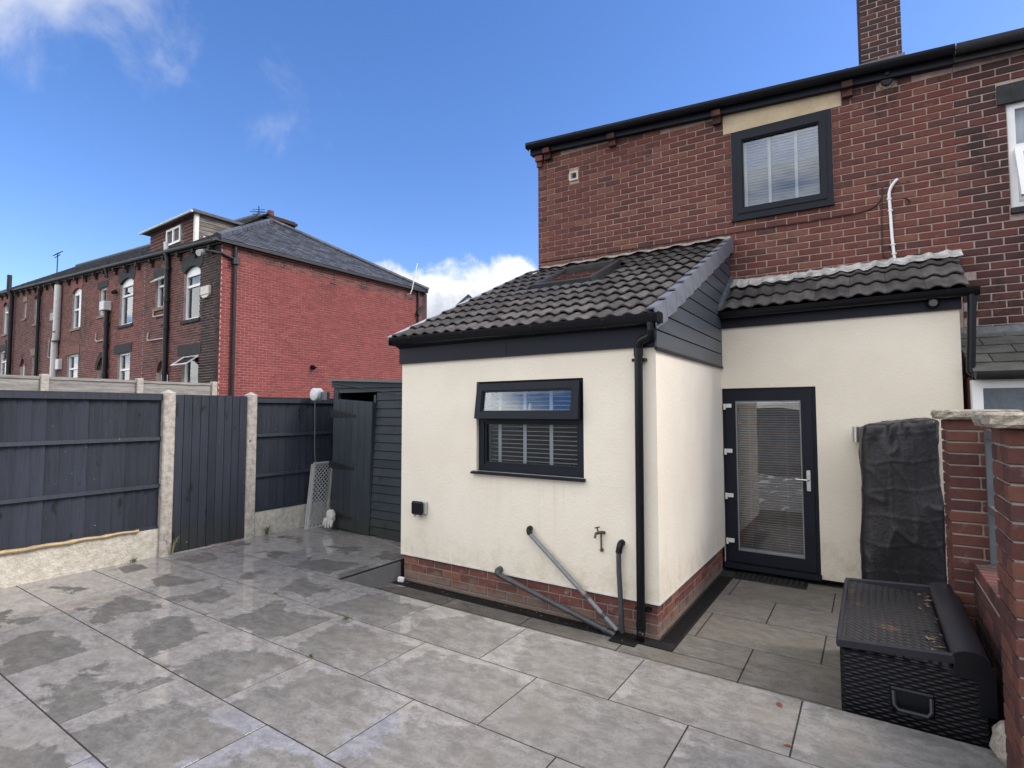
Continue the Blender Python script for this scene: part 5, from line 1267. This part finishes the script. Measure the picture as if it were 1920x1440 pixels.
mb.add(V, [(i * n_u + j, i * n_u + (j + 1) % n_u, (i + 1) * n_u + (j + 1) % n_u, (i + 1) * n_u + j) for i in range(n_v) for j in range(n_u)] + [tuple(range(n_u - 1, -1, -1)), tuple(n_v * n_u + j for j in range(n_u))])
for k, (x, l) in enumerate(((-0.05, 0.09), (-0.02, 0.11), (0.015, 0.10), (0.048, 0.08))): mb.tube([(x, -0.02, 0.05), (x * 1.2, -0.035, -0.01), (x * 1.25, -0.03, 0.06 - l - 0.02)], [0.022, 0.02, 0.014], 8)
tag(mb.build("work_glove", CLOTH, None, (-4.66, 0.48, ZP + 0.12), (0, R(12), R(15)), smooth=True), "crumpled off-white glove hanging at the foot of the shed door", "glove")
t = thing("lattice_panel", "pale grey lattice panel leaning on the fence beside the shed door", "lattice", (-5.0, 0.545, ZP), R(90))
t.rotation_euler = (R(-10), 0, R(90))
SH = 0.23
def shear(mb):
    mb.v = [(p[0] + SH * p[2], p[1], p[2]) for p in mb.v]; return mb
shear(ring(MB(), -0.165, 0.165, 0.0, 0.90, 0.028, -0.012, 0.012)).build("lattice_frame", LATTICE, t)
shear(ring(MB(), -0.185, 0.145, 0.0, 0.88, 0.026, 0.016, 0.036)).build("back_frame", LATTICE, t)
for dirn in (1, -1):
    s_ = -0.30
    while s_ < 0.90:
        x0, x1 = -0.137, 0.137; z0, z1 = (s_, s_ + 0.274) if dirn > 0 else (s_ + 0.274, s_)
        cl = lambda x: z0 + (z1 - z0) * (x - x0) / (x1 - x0)
        ok = [x for x in (x0 + 0.274 * q / 40 for q in range(41)) if 0.028 <= cl(x) <= 0.872]
        if len(ok) > 2:
            xa_, xb_ = ok[0], ok[-1]; y_ = -0.004 if dirn > 0 else 0.003
            shear(MB().add([(x, y_ + dy_, cl(x) + dz_) for dy_ in (-0.003, 0.003) for x, dz_ in ((xa_, -0.009), (xb_, -0.009), (xb_, 0.009), (xa_, 0.009))],
                     [(0, 1, 2, 3), (4, 5, 6, 7), (0, 1, 5, 4), (2, 3, 7, 6), (0, 3, 7, 4), (1, 2, 6, 5)])).build("lath", LATTICE, t)
        s_ += 0.06

# ------------------------------------------------------------------ fittings on the extension wall
t = thing("outdoor_socket", "black weatherproof socket box on the cream wall below the window", "socket", (-2.535, 0, 0.64))
MB().bev(-0.075, 0.085, -0.035, -0.001, 0.005, 0.135, 0.008).build("back_box", plain("grey_plastic", (0.42, 0.42, 0.42), 0.4), t)
mb = MB(); mb.bev(-0.085, 0.065, -0.085, -0.0355, 0.0, 0.138, 0.016); mb.build("cover", BLACK, t)
mb = MB(); mb.tube([(-0.05, -0.05, 0.002), (-0.05, -0.05, -0.022)], 0.014, 8); mb.tube([(0.03, -0.05, 0.002), (0.03, -0.05, -0.02)], 0.014, 8); mb.build("cable_gland", plain("gland_grey", (0.3, 0.3, 0.3), 0.5), t)
def waste(name, label, pts, r, mat, elbow=None, elbow_mat=None, collars=(), group=None):
    t = thing(name, label, "pipe", pts[-1], 0, group)
    o = Vector(pts[-1]); loc = lambda p: tuple(Vector(p) - o)
    MB().tube([loc(p) for p in pts], r, 14).build("pipe", mat, t, smooth=True)
    if elbow: MB().tube([loc(p) for p in elbow], r * 1.28, 14).build("elbow", elbow_mat, t, smooth=True)
    for q in collars:
        a_, b_ = Vector(pts[0]), Vector(pts[-1]); p = a_.lerp(b_, q); d_ = (b_ - a_).normalized() * 0.02
        MB().tube([loc(p - d_), loc(p + d_)], r * 1.22, 14).build("coupling", GREYD, t, smooth=True)
    return t
YP = -0.052
waste("waste_pipe", "pale grey waste pipe slanting down the cream wall to the drain", [(-1.175, YP, 0.615), (-0.335, YP - 0.012, -0.055)], 0.0195, GREYP, arc((-1.19, 0.01, 0.645), (-1.195, YP, 0.66), (-1.165, YP, 0.605), 6), BLACK, (0.68, 0.86), "waste pipes on the extension")
waste("waste_pipe", "dark grey waste pipe slanting from the brick plinth to the drain", [(-1.525, YP - 0.02, 0.205), (-0.34, YP - 0.045, -0.085)], 0.0235, GREYD, arc((-1.52, 0.03, 0.225), (-1.545, YP - 0.02, 0.23), (-1.49, YP - 0.02, 0.197), 6), GREYD, (0.93,), "waste pipes on the extension")
waste("waste_pipe", "short black upright waste pipe beside the downpipe", [(-0.318, YP + 0.004, 0.60), (-0.318, YP + 0.004, 0.42), (-0.295, YP + 0.004, -0.07)], 0.0205, GREYD, arc((-0.305, 0.01, 0.63), (-0.305, YP + 0.004, 0.655), (-0.318, YP + 0.004, 0.56), 6), BLACK, (), "waste pipes on the extension")
t = thing("garden_tap", "small aged brass garden tap on the cream wall", "tap", (-0.485, 0, 0.54)); t.scale = (0.85, 0.85, 0.95)
mb = MB(); mb.tube([(0.0, -0.022, 0.012), (0.0, -0.022, 0.15), (0.0, -0.03, 0.165)], 0.0085, 8); mb.tube([(0.0, -0.005, 0.012), (0.0, -0.032, 0.012)], [0.018, 0.012], 10); mb.tube([(0.03, 0.0, 0.165), (0.0, -0.04, 0.168), (-0.025, -0.09, 0.165), (-0.032, -0.10, 0.125)], [0.014, 0.015, 0.013, 0.012], 10); mb.build("tap_body", COPPER, t, smooth=True)
mb = MB(); mb.tube([(-0.012, -0.062, 0.17), (-0.02, -0.07, 0.212)], 0.008, 8); mb.tube([(-0.045, -0.07, 0.208), (0.005, -0.07, 0.222)], 0.006, 8); mb.build("tap_handle", COPPER, t, smooth=True)
t = thing("wall_light", "steel up-down wall light beside the covered stack", "wall light", (1.302, ED, 1.40))
mb = MB(); mb.tube([(0, -0.075, 0.0), (0, -0.075, 0.155)], 0.033, 18); mb.build("lamp_tube", STEEL, t, smooth=True); MB().box(-0.025, 0.025, -0.05, -0.001, 0.05, 0.10).build("wall_plate", STEEL, t)
t = thing("security_light", "small round black lamp on the lean-to fascia", "lamp", (1.955, ED - 0.032, 2.745))
mb = MB(); mb.tube([(0, 0, 0), (0, -0.03, 0.0), (0, -0.07, -0.01)], [0.055, 0.055, 0.042], 18); mb.build("lamp_body", BLACK, t, smooth=True)
MB().tube([(0, -0.069, -0.01), (0, -0.078, -0.011)], 0.032, 16).build("lens", plain("smoked_lens", (0.10, 0.10, 0.10), 0.15), t, smooth=True)

# drain channels and door mat
t = thing("drain_channel", "black slotted drain channel running round the extension plinth", "drain", (0, 0, ZL))
mb = MB(); mb.box(-2.80, 0.128, -0.131, 0.02, -0.03, -0.022).box(0.02, 0.128, 0.02, 2.05, -0.03, -0.022); mb.build("channel_bed", RUBBER, t)
mb = MB(); mb.box(-2.80, 0.128, -0.131, -0.121, -0.022, 0.004).box(0.118, 0.128, -0.120, 2.05, -0.022, 0.004).box(-2.80, -0.0, -0.004, 0.004, -0.022, 0.002).box(-0.002, 0.006, 0.005, 2.05, -0.022, 0.002); mb.build("channel_edge", RUBBER, t)
mb = MB(); x = -2.79
while x < 0.115:
    mb.box(x, x + 0.011, -0.120, -0.005, -0.010, 0.001); x += 0.021
y = 0.01
while y < 2.04:
    mb.box(0.007, 0.117, y, y + 0.011, -0.010, 0.001); y += 0.021
stuff(mb.build("grating_bars", RUBBER, t))
t = thing("drain_gully", "square black gully grate under the pipe ends", "drain", (-0.24, -0.165, ZL))
mb = MB(); ring(mb, -0.1, 0.1, -0.02, 0.0, 0.0, 0, 0) if False else None
mb = MB(); mb.box(-0.10, 0.11, -0.055, -0.045, 0.0, 0.012).box(-0.10, 0.11, 0.10, 0.11, 0.0, 0.012).box(-0.10, -0.09, -0.045, 0.10, 0.0, 0.012).box(0.10, 0.11, -0.045, 0.10, 0.0, 0.012); mb.build("gully_rim", RUBBER, t)
mb = MB()
for i in range(9): mb.box(-0.085 + i * 0.0205, -0.073 + i * 0.0205, -0.045, 0.10, 0.0, 0.010)
mb.build("gully_bars", RUBBER, t)
mat_ = thing("door_mat", "black rubber doormat in front of the glazed door", "doormat", (0.48, 2.125, ZL))
MB().bev(-0.345, 0.355, -0.125, 0.13, 0.0, 0.012, 0.004).build("mat_base", RUBBER, mat_)
mb = MB()
for i in range(13):
    for j in range(4): mb.bev(-0.325 + i * 0.051, -0.290 + i * 0.051, -0.105 + j * 0.055, -0.068 + j * 0.055, 0.012, 0.020, 0.003)
stuff(mb.build("mat_studs", RUBBER, mat_))
# dirt and moss along the drain
mb = MB(); random.seed(11)
for i in range(240):
    f = random.random(); x = -2.75 + 2.6 * f; y = random.uniform(-0.10, 0.01) if random.random() < 0.8 else random.uniform(-0.25, -0.1); r_ = random.uniform(0.003, 0.011)
    p = Vector((x, y, ZL + 0.002 + r_ * 0.4)); 
    V = [p + Vector((random.uniform(-1, 1), random.uniform(-1, 1), random.uniform(-0.5, 0.8))) * r_ for _ in range(4)]
    mb.add(V, [(0, 1, 2), (0, 1, 3), (1, 2, 3), (0, 2, 3)])
stuff(tag(mb.build("grit", plain("grit_moss", (0.11, 0.10, 0.06), 0.9, 0.4, 30, 0.0, isl=0.6)), "loose grit and moss crumbs along the drain channel", "grit"))

# ------------------------------------------------------------------ covered stack, storage box, pillars
def cover_mesh():
    mb = MB(); n_a, n_z = 150, 120; hx, hy = 0.300, 0.255; H = 1.655
    def rr(a, hx, hy, p=7.0):
        c_, s_ = math.cos(a), math.sin(a); k = (abs(c_ / hx) ** p + abs(s_ / hy) ** p) ** (-1 / p); return k * c_, k * s_
    def tri(v, per, w):      # narrow ridge repeating every per
        q = abs((v / per) % 1.0 - 0.5) * per; return max(0.0, 1.0 - q / w)
    V = []
    for i in range(n_z + 1):
        f = i / n_z; z = H * f
        grow = 1.04 - 0.075 * f + 0.012 * math.sin(f * 5.0)
        for j in range(n_a):
            a = 2 * math.pi * j / n_a; x, y = rr(a, hx * grow, hy * grow)
            w1 = noise.noise((x * 3.2, y * 3.2, z * 1.7)); w2 = noise.noise((x * 6 + 4, y * 6, z * 5)); w3 = noise.noise((x * 5 - 3, y * 5, z * 3.3 + x * 6))
            d = 0.020 * w1 + 0.006 * w2
            d += 0.009 * (1 - min(1, abs(w3) * 5)) ** 2          # drag folds
            d += 0.0032 * tri(z + 0.05 * w2, 0.245, 0.022) + 0.0035 * tri(x + 0.008 * w1 + 5.02, 0.168, 0.016)   # fold lines from packing
            if f > 0.80: d += 0.016 * (f - 0.80) / 0.20 * math.sin(a * 13 + 3 * w1) * (0.5 + w2)
            if f < 0.10: d += 0.012 * (0.10 - f) / 0.10 * math.sin(a * 10 + 5 * w1)
            v = Vector((x, y)).normalized()
            V.append((x + v.x * d, y + v.y * d, z + (0.018 * noise.noise((x * 4, y * 4, 2.0)) + 0.040 * (x / hx)) * f))
    top0 = n_z * n_a
    F = [(i * n_a + j, i * n_a + (j + 1) % n_a, (i + 1) * n_a + (j + 1) % n_a, (i + 1) * n_a + j) for i in range(n_z) for j in range(n_a)]
    prev = top0
    for q, dz_ in ((0.985, 0.014), (0.95, 0.026), (0.86, 0.036), (0.7, 0.046), (0.5, 0.050), (0.25, 0.052)):
        st = len(V)
        for j in range(n_a):
            p = V[top0 + j]; x, y = p[0] * q, p[1] * q
            V.append((x, y, H + dz_ + 0.040 * (x / hx) + 0.020 * noise.noise((x * 7, y * 7, 5.0)) + 0.012 * (1 - min(1, abs(noise.noise((x * 5, y * 9, 1.0))) * 5))))
        F += [(prev + j, prev + (j + 1) % n_a, st + (j + 1) % n_a, st + j) for j in range(n_a)]; prev = st
    V.append((0, 0, H + 0.05)); c_ = len(V) - 1
    F += [(prev + j, prev + (j + 1) % n_a, c_) for j in range(n_a)]
    return mb.add(V, F)
t = thing("covered_stack", "tall black fabric cover over something standing by the cream wall", "cover", (1.632, 1.955, ZL))
cover_mesh().build("fabric_cover", COVER, t, smooth=True)
bx = thing("storage_box", "black rattan-effect plastic storage box beside the brick wall", "storage box", (1.23, -0.68, ZL))
BW, BD, BH = 0.65, 1.31, 0.54
mb = MB(); mb.bev(0.012, BW, 0.012, BD - 0.012, 0.0, BH - 0.045, 0.02); mb.build("body", WEAVE_F, bx)
mb = MB(); mb.add([(0.02, 0.03, BH - 0.05), (0.50, 0.03, BH - 0.062), (0.50, BD - 0.03, BH - 0.062), (0.02, BD - 0.03, BH - 0.05), (0.02, 0.03, BH - 0.012), (0.50, 0.03, BH - 0.024), (0.50, BD - 0.03, BH - 0.024), (0.02, BD - 0.03, BH - 0.012)], [(0, 3, 2, 1), (4, 5, 6, 7), (0, 1, 5, 4), (1, 2, 6, 5), (2, 3, 7, 6), (3, 0, 4, 7)])
mb.build("lid", WEAVE_L, bx)
PLB = plain("charcoal_plastic", (0.020, 0.020, 0.026), 0.42, 0.2, 8, 0.15, 50, 0.3)
def railbar(x0, z0, x1, z1, y, w=0.03):
    mb = MB(); mb.add([(x0, y, z0 - 0.045), (x1, y, z1 - 0.045), (x1, y + w, z1 - 0.045), (x0, y + w, z0 - 0.045), (x0, y, z0 - 0.008), (x1, y, z1 - 0.008), (x1, y + w, z1 - 0.008), (x0, y + w, z0 - 0.008), (x0 + 0.006, y + 0.008, z0), (x1, y + 0.008, z1), (x1, y + w - 0.008, z1), (x0 + 0.006, y + w - 0.008, z0)],
                      [(0, 3, 2, 1), (0, 1, 5, 4), (1, 2, 6, 5), (2, 3, 7, 6), (3, 0, 4, 7), (4, 5, 9, 8), (5, 6, 10, 9), (6, 7, 11, 10), (7, 4, 8, 11), (8, 9, 10, 11)]); return mb
railbar(0.0, BH, 0.56, BH + 0.035, -0.004).build("front_rim", PLB, bx); railbar(0.0, BH, 0.56, BH + 0.035, BD - 0.028).build("back_rim", PLB, bx)
mb = MB(); mb.bev(-0.004, 0.026, 0.027, BD - 0.03, BH - 0.06, BH - 0.002, 0.008); mb.build("side_rim", PLB, bx)
prof = [(0.505, BH - 0.07), (0.51, BH + 0.02)] + [(0.575 + 0.075 * math.cos(R(a_)), BH + 0.018 + 0.042 * math.sin(R(a_))) for a_ in range(165, -1, -15)] + [(0.66, BH - 0.07)]
mb = MB(); mb.prism(prof, "y", 0.0, BD - 0.0); mb.build("hinge_rail", PLB, bx, smooth=True)
mb = MB(); mb.prism([(p[0] * 0.98 + 0.012, p[1] - 0.004) for p in prof], "y", -0.006, -0.001); mb.box(0.60, 0.668, -0.004, 0.04, 0.3, BH - 0.01); mb.build("rail_end", BLACK, bx)
mb = MB(); mb.bev(0.235, 0.425, -0.010, 0.011, 0.225, 0.345, 0.008); hb = mb.build("handle_recess", BLACK, bx)
mb = MB(); mb.tube([(0.252, -0.008, 0.325), (0.254, -0.04, 0.27), (0.27, -0.05, 0.25), (0.39, -0.05, 0.25), (0.408, -0.04, 0.27), (0.41, -0.008, 0.325)], 0.011, 8); mb.build("handle", PLB, bx, smooth=True)
mb = MB(); random.seed(5)
for i in range(26):
    p = Vector((random.uniform(0.425, 0.50), random.uniform(0.06, BD - 0.06), BH - 0.018)); a_ = random.uniform(0, 6.28); l_ = random.uniform(0.012, 0.03); d_ = Vector((math.cos(a_), math.sin(a_), 0)); n_ = Vector((-d_.y, d_.x, 0.3))
    mb.add([p - d_ * l_, p + n_ * l_ * 0.4, p + d_ * l_ + Vector((0, 0, 0.006)), p - n_ * l_ * 0.3 + Vector((0, 0, 0.004))], [(0, 1, 2), (0, 2, 3)])
stuff(tag(mb.build("leaf_litter", plain("dead_leaf", (0.14, 0.09, 0.05), 0.8, 0.5, 30, 0, isl=0.6), None, (1.23, -0.68, ZL)), "dead leaves caught along the storage box lid", "leaves"))

def pillar(name, label, x0, y0, w, d, ztop, capo):
    t = thing(name, label, "pillar", (x0, y0, -0.32), 0, "brick pillars of the right boundary wall")
    H0 = ztop + 0.32
    core = MB().box(0.010, w - 0.010, 0.010, d - 0.010, 0.0, H0 - 0.005).build("core", MORTAR_P, t)
    C_, J_ = 0.0765, 0.011; h_ = C_ - J_; row = 0; z = H0 - int(H0 / C_) * C_ + J_ - 0.006
    def bk(xa, xb, ya, yb):
        mb = MB(); mb.bev(xa + 0.0005, xb, ya + 0.0005, yb, z, z + h_, 0.004)
        for i, v in enumerate(mb.v): mb.v[i] = tuple(q + random.uniform(-0.0015, 0.0015) for q in v)
        mb.build("brick", B_PILLAR, core)
    while z + h_ < H0 + 0.004:
        s_ = 0.216; hh = 0.104
        if row % 2 == 0:
            bk(0, w, 0, hh); bk(0, hh, hh + J_, d); 
        else:
            m_ = w / 2; bk(0, m_ - J_ / 2, 0, hh); bk(m_ + J_ / 2, w, 0, hh); bk(0, hh, hh + J_, hh + J_ + (d - hh - J_) / 2 - J_); bk(0, hh, hh + J_ + (d - hh - J_) / 2, d)
        z += C_; row += 1
    mb = MB(); n_ = 18; V = []
    def edge_pt(u, f):
        X0, X1, Y0_, Y1_ = -capo, w + capo, -capo, d + capo
        s = u * 4; k = int(s) % 4; q = s - int(s)
        P = [(X0 + (X1 - X0) * q, Y0_), (X1, Y0_ + (Y1_ - Y0_) * q), (X1 - (X1 - X0) * q, Y1_), (X0, Y1_ - (Y1_ - Y0_) * q)][k]
        nz_ = 0.018 * noise.noise((P[0] * 17, P[1] * 17, f * 4 + x0)) ; cx_, cy_ = w / 2, d / 2; v_ = Vector((P[0] - cx_, P[1] - cy_)).normalized()
        ins = (-0.016 if f in (0.0, 1.0) else 0.0) + nz_
        return (P[0] + v_.x * ins, P[1] + v_.y * ins)
    NU = 48; lev = (0.0, 0.25, 0.55, 0.85, 1.0)
    for f in lev:
        for j in range(NU):
            p = edge_pt(j / NU, f); V.append((p[0], p[1], H0 + 0.062 * f + 0.005 * noise.noise((p[0] * 20, p[1] * 20, f))))
    V += [(w / 2, d / 2, H0 + 0.066), (w / 2, d / 2, H0)]
    F = [(i * NU + j, i * NU + (j + 1) % NU, (i + 1) * NU + (j + 1) % NU, (i + 1) * NU + j) for i in range(len(lev) - 1) for j in range(NU)]
    F += [((len(lev) - 1) * NU + j, (len(lev) - 1) * NU + (j + 1) % NU, len(V) - 2) for j in range(NU)] + [((j + 1) % NU, j, len(V) - 1) for j in range(NU)]
    mb.add(V, F); mb.build("capstone", CAPSTONE, t)
    return t
pillar("brick_pillar", "farther brick pillar with flat stone cap, beside the black cover", 1.852, 0.44, 0.33, 0.33, 1.655, 0.05)
pillar("brick_pillar", "nearer brick pillar with pale stone cap at the right edge", 1.882, -1.28, 0.33, 0.33, 1.640, 0.055)
t = thing("low_wall", "low brick wall between the two right pillars", "wall", (1.955, -0.945, -0.32))
WLn = 1.38
core = MB().box(0.010, 0.205, 0.0, WLn, 0.0, 0.965).build("core", MORTAR_P, t)
for xc, zc, ln, H in layout(0.005, WLn - 0.005, 0.02, 0.97, 0.226, 0.0765, 0.011, phase=0.06):
    o = brick_obj(core, 0, 0, ln, H, B_NEIGH); o.location = (0.0095, xc, zc); o.rotation_euler = (0, 0, R(-90))
y = 0.004
while y < WLn - 0.06:
    MB().bev(-0.004, 0.222, y, y + 0.064, 0.967, 1.05, 0.005).build("coping_brick", B_NEIGH, core); y += 0.0755
t = thing("metal_railing", "grey metal frame standing on the low brick wall", "railing", (2.06, -0.945, 0.73))
mb = MB(); mb.box(-0.02, 0.02, 0.02, 0.06, 0.0, 0.86).box(-0.02, 0.02, 1.32, 1.36, 0.0, 0.86); mb.build("post", GALV, t)
mb = MB(); mb.box(-0.018, 0.018, 0.061, 1.319, 0.80, 0.858); mb.build("top_rail", GALV, t)
mb = MB(); mb.box(-0.018, 0.018, 0.061, 1.319, 0.33, 0.37); mb.build("mid_rail", GALV, t)

# ------------------------------------------------------------------ small litter and weeds
def tuft(label, loc, n_, h, spread, mat):
    mb = MB(); rnd = random.Random(hash(label) % 1000 if False else len(label))
    for i in range(n_):
        a_ = rnd.uniform(0, 6.28); l_ = h * rnd.uniform(0.5, 1.0); d_ = Vector((math.cos(a_), math.sin(a_), 0)); s_ = spread * rnd.uniform(0.3, 1.0)
        b0 = d_ * 0.012; m_ = d_ * s_ * 0.45 + Vector((0, 0, l_ * 0.7)); e_ = d_ * s_ + Vector((0, 0, l_ * rnd.uniform(0.55, 1.0))); w_ = Vector((-d_.y, d_.x, 0)) * 0.0035
        mb.add([b0 - w_, b0 + w_, m_ + w_, m_ - w_, e_], [(0, 1, 2, 3), (3, 2, 4)])
    return tag(mb.build("weed", mat, None, loc), label, "weed", "weeds in the paving joints")
tuft("green grass tuft at the foot of the short gravel board", (FX + 0.075, -0.10, ZP), 26, 0.16, 0.11, LEAF)
tuft("dry straggling grass at the foot of the gate hinge post", (FX + 0.10, -1.26, ZP), 22, 0.24, 0.14, DRYGRASS)
tuft("thin weed in the joint before the long gravel board", (FX + 0.08, -1.62, ZP), 14, 0.06, 0.10, LEAF)
tuft("tiny weed in the paving joint left of the plinth", (-1.99, -1.42, ZP), 16, 0.035, 0.05, LEAF)
tuft("tiny weed in the paving joint in the middle of the patio", (-1.66, -1.975, ZP), 12, 0.03, 0.04, LEAF)
tuft("tiny weed in the paving joint near the lattice", (-2.98, -1.38, ZP), 12, 0.025, 0.05, LEAF)
def leaf(label, loc, s_, mat, rz, cat="leaf"):
    mb = MB(); pts = [(0, -1), (0.35, -0.5), (0.45, 0.0), (0.25, 0.6), (0, 1), (-0.3, 0.5), (-0.42, 0.0), (-0.3, -0.5)]
    V = [(p[0] * s_, p[1] * s_, 0.004 + 0.25 * s_ * abs(p[0])) for p in pts] + [(0, 0, 0.002)]
    mb.add(V, [(i, (i + 1) % 8, 8) for i in range(8)]); return tag(mb.build("fallen_leaf", mat, None, loc, (0, 0, rz)), label, cat, "leaves on the patio")
leaf("red dead leaf on the patio before the storage box", (0.965, -0.925, ZP), 0.030, REDLEAF, 0.5)
leaf("brown dead leaf on the patio slab by the joint weed", (1.05, -1.30, ZP), 0.022, REDLEAF, 1.9)
leaf("yellow leaf on the slabs in front of the shed", (-3.55, -0.42, ZP), 0.020, plain("yellow_leaf", (0.45, 0.33, 0.08), 0.7), 2.4)
mb = MB(); mb.bev(-0.035, 0.035, -0.022, 0.022, 0.0, 0.05, 0.006)
tag(mb.build("paper_carton", WHITE, None, (-2.775, -0.06, ZL + 0.002), (0, R(8), R(30))), "small white carton dropped by the plinth corner", "litter")
mb = MB(); n_ = 10; V = []
for i in range(5):
    for j in range(n_):
        a_ = 2 * math.pi * j / n_; r_ = (0.06, 0.085, 0.08, 0.05, 0.015)[i] * (1 + 0.25 * noise.noise((math.cos(a_) * 2, math.sin(a_) * 2, i * 0.7)))
        V.append((r_ * math.cos(a_), r_ * 1.25 * math.sin(a_), (0, 0.05, 0.11, 0.16, 0.18)[i]))
mb.add(V, [(i * n_ + j, i * n_ + (j + 1) % n_, (i + 1) * n_ + (j + 1) % n_, (i + 1) * n_ + j) for i in range(4) for j in range(n_)] + [tuple(range(n_ - 1, -1, -1)), tuple(4 * n_ + j for j in range(n_))])
tag(mb.build("stone", CAPSTONE, None, (1.925, -0.86, ZP - 0.005), smooth=True), "rough stone on the ground by the nearer pillar", "stone")
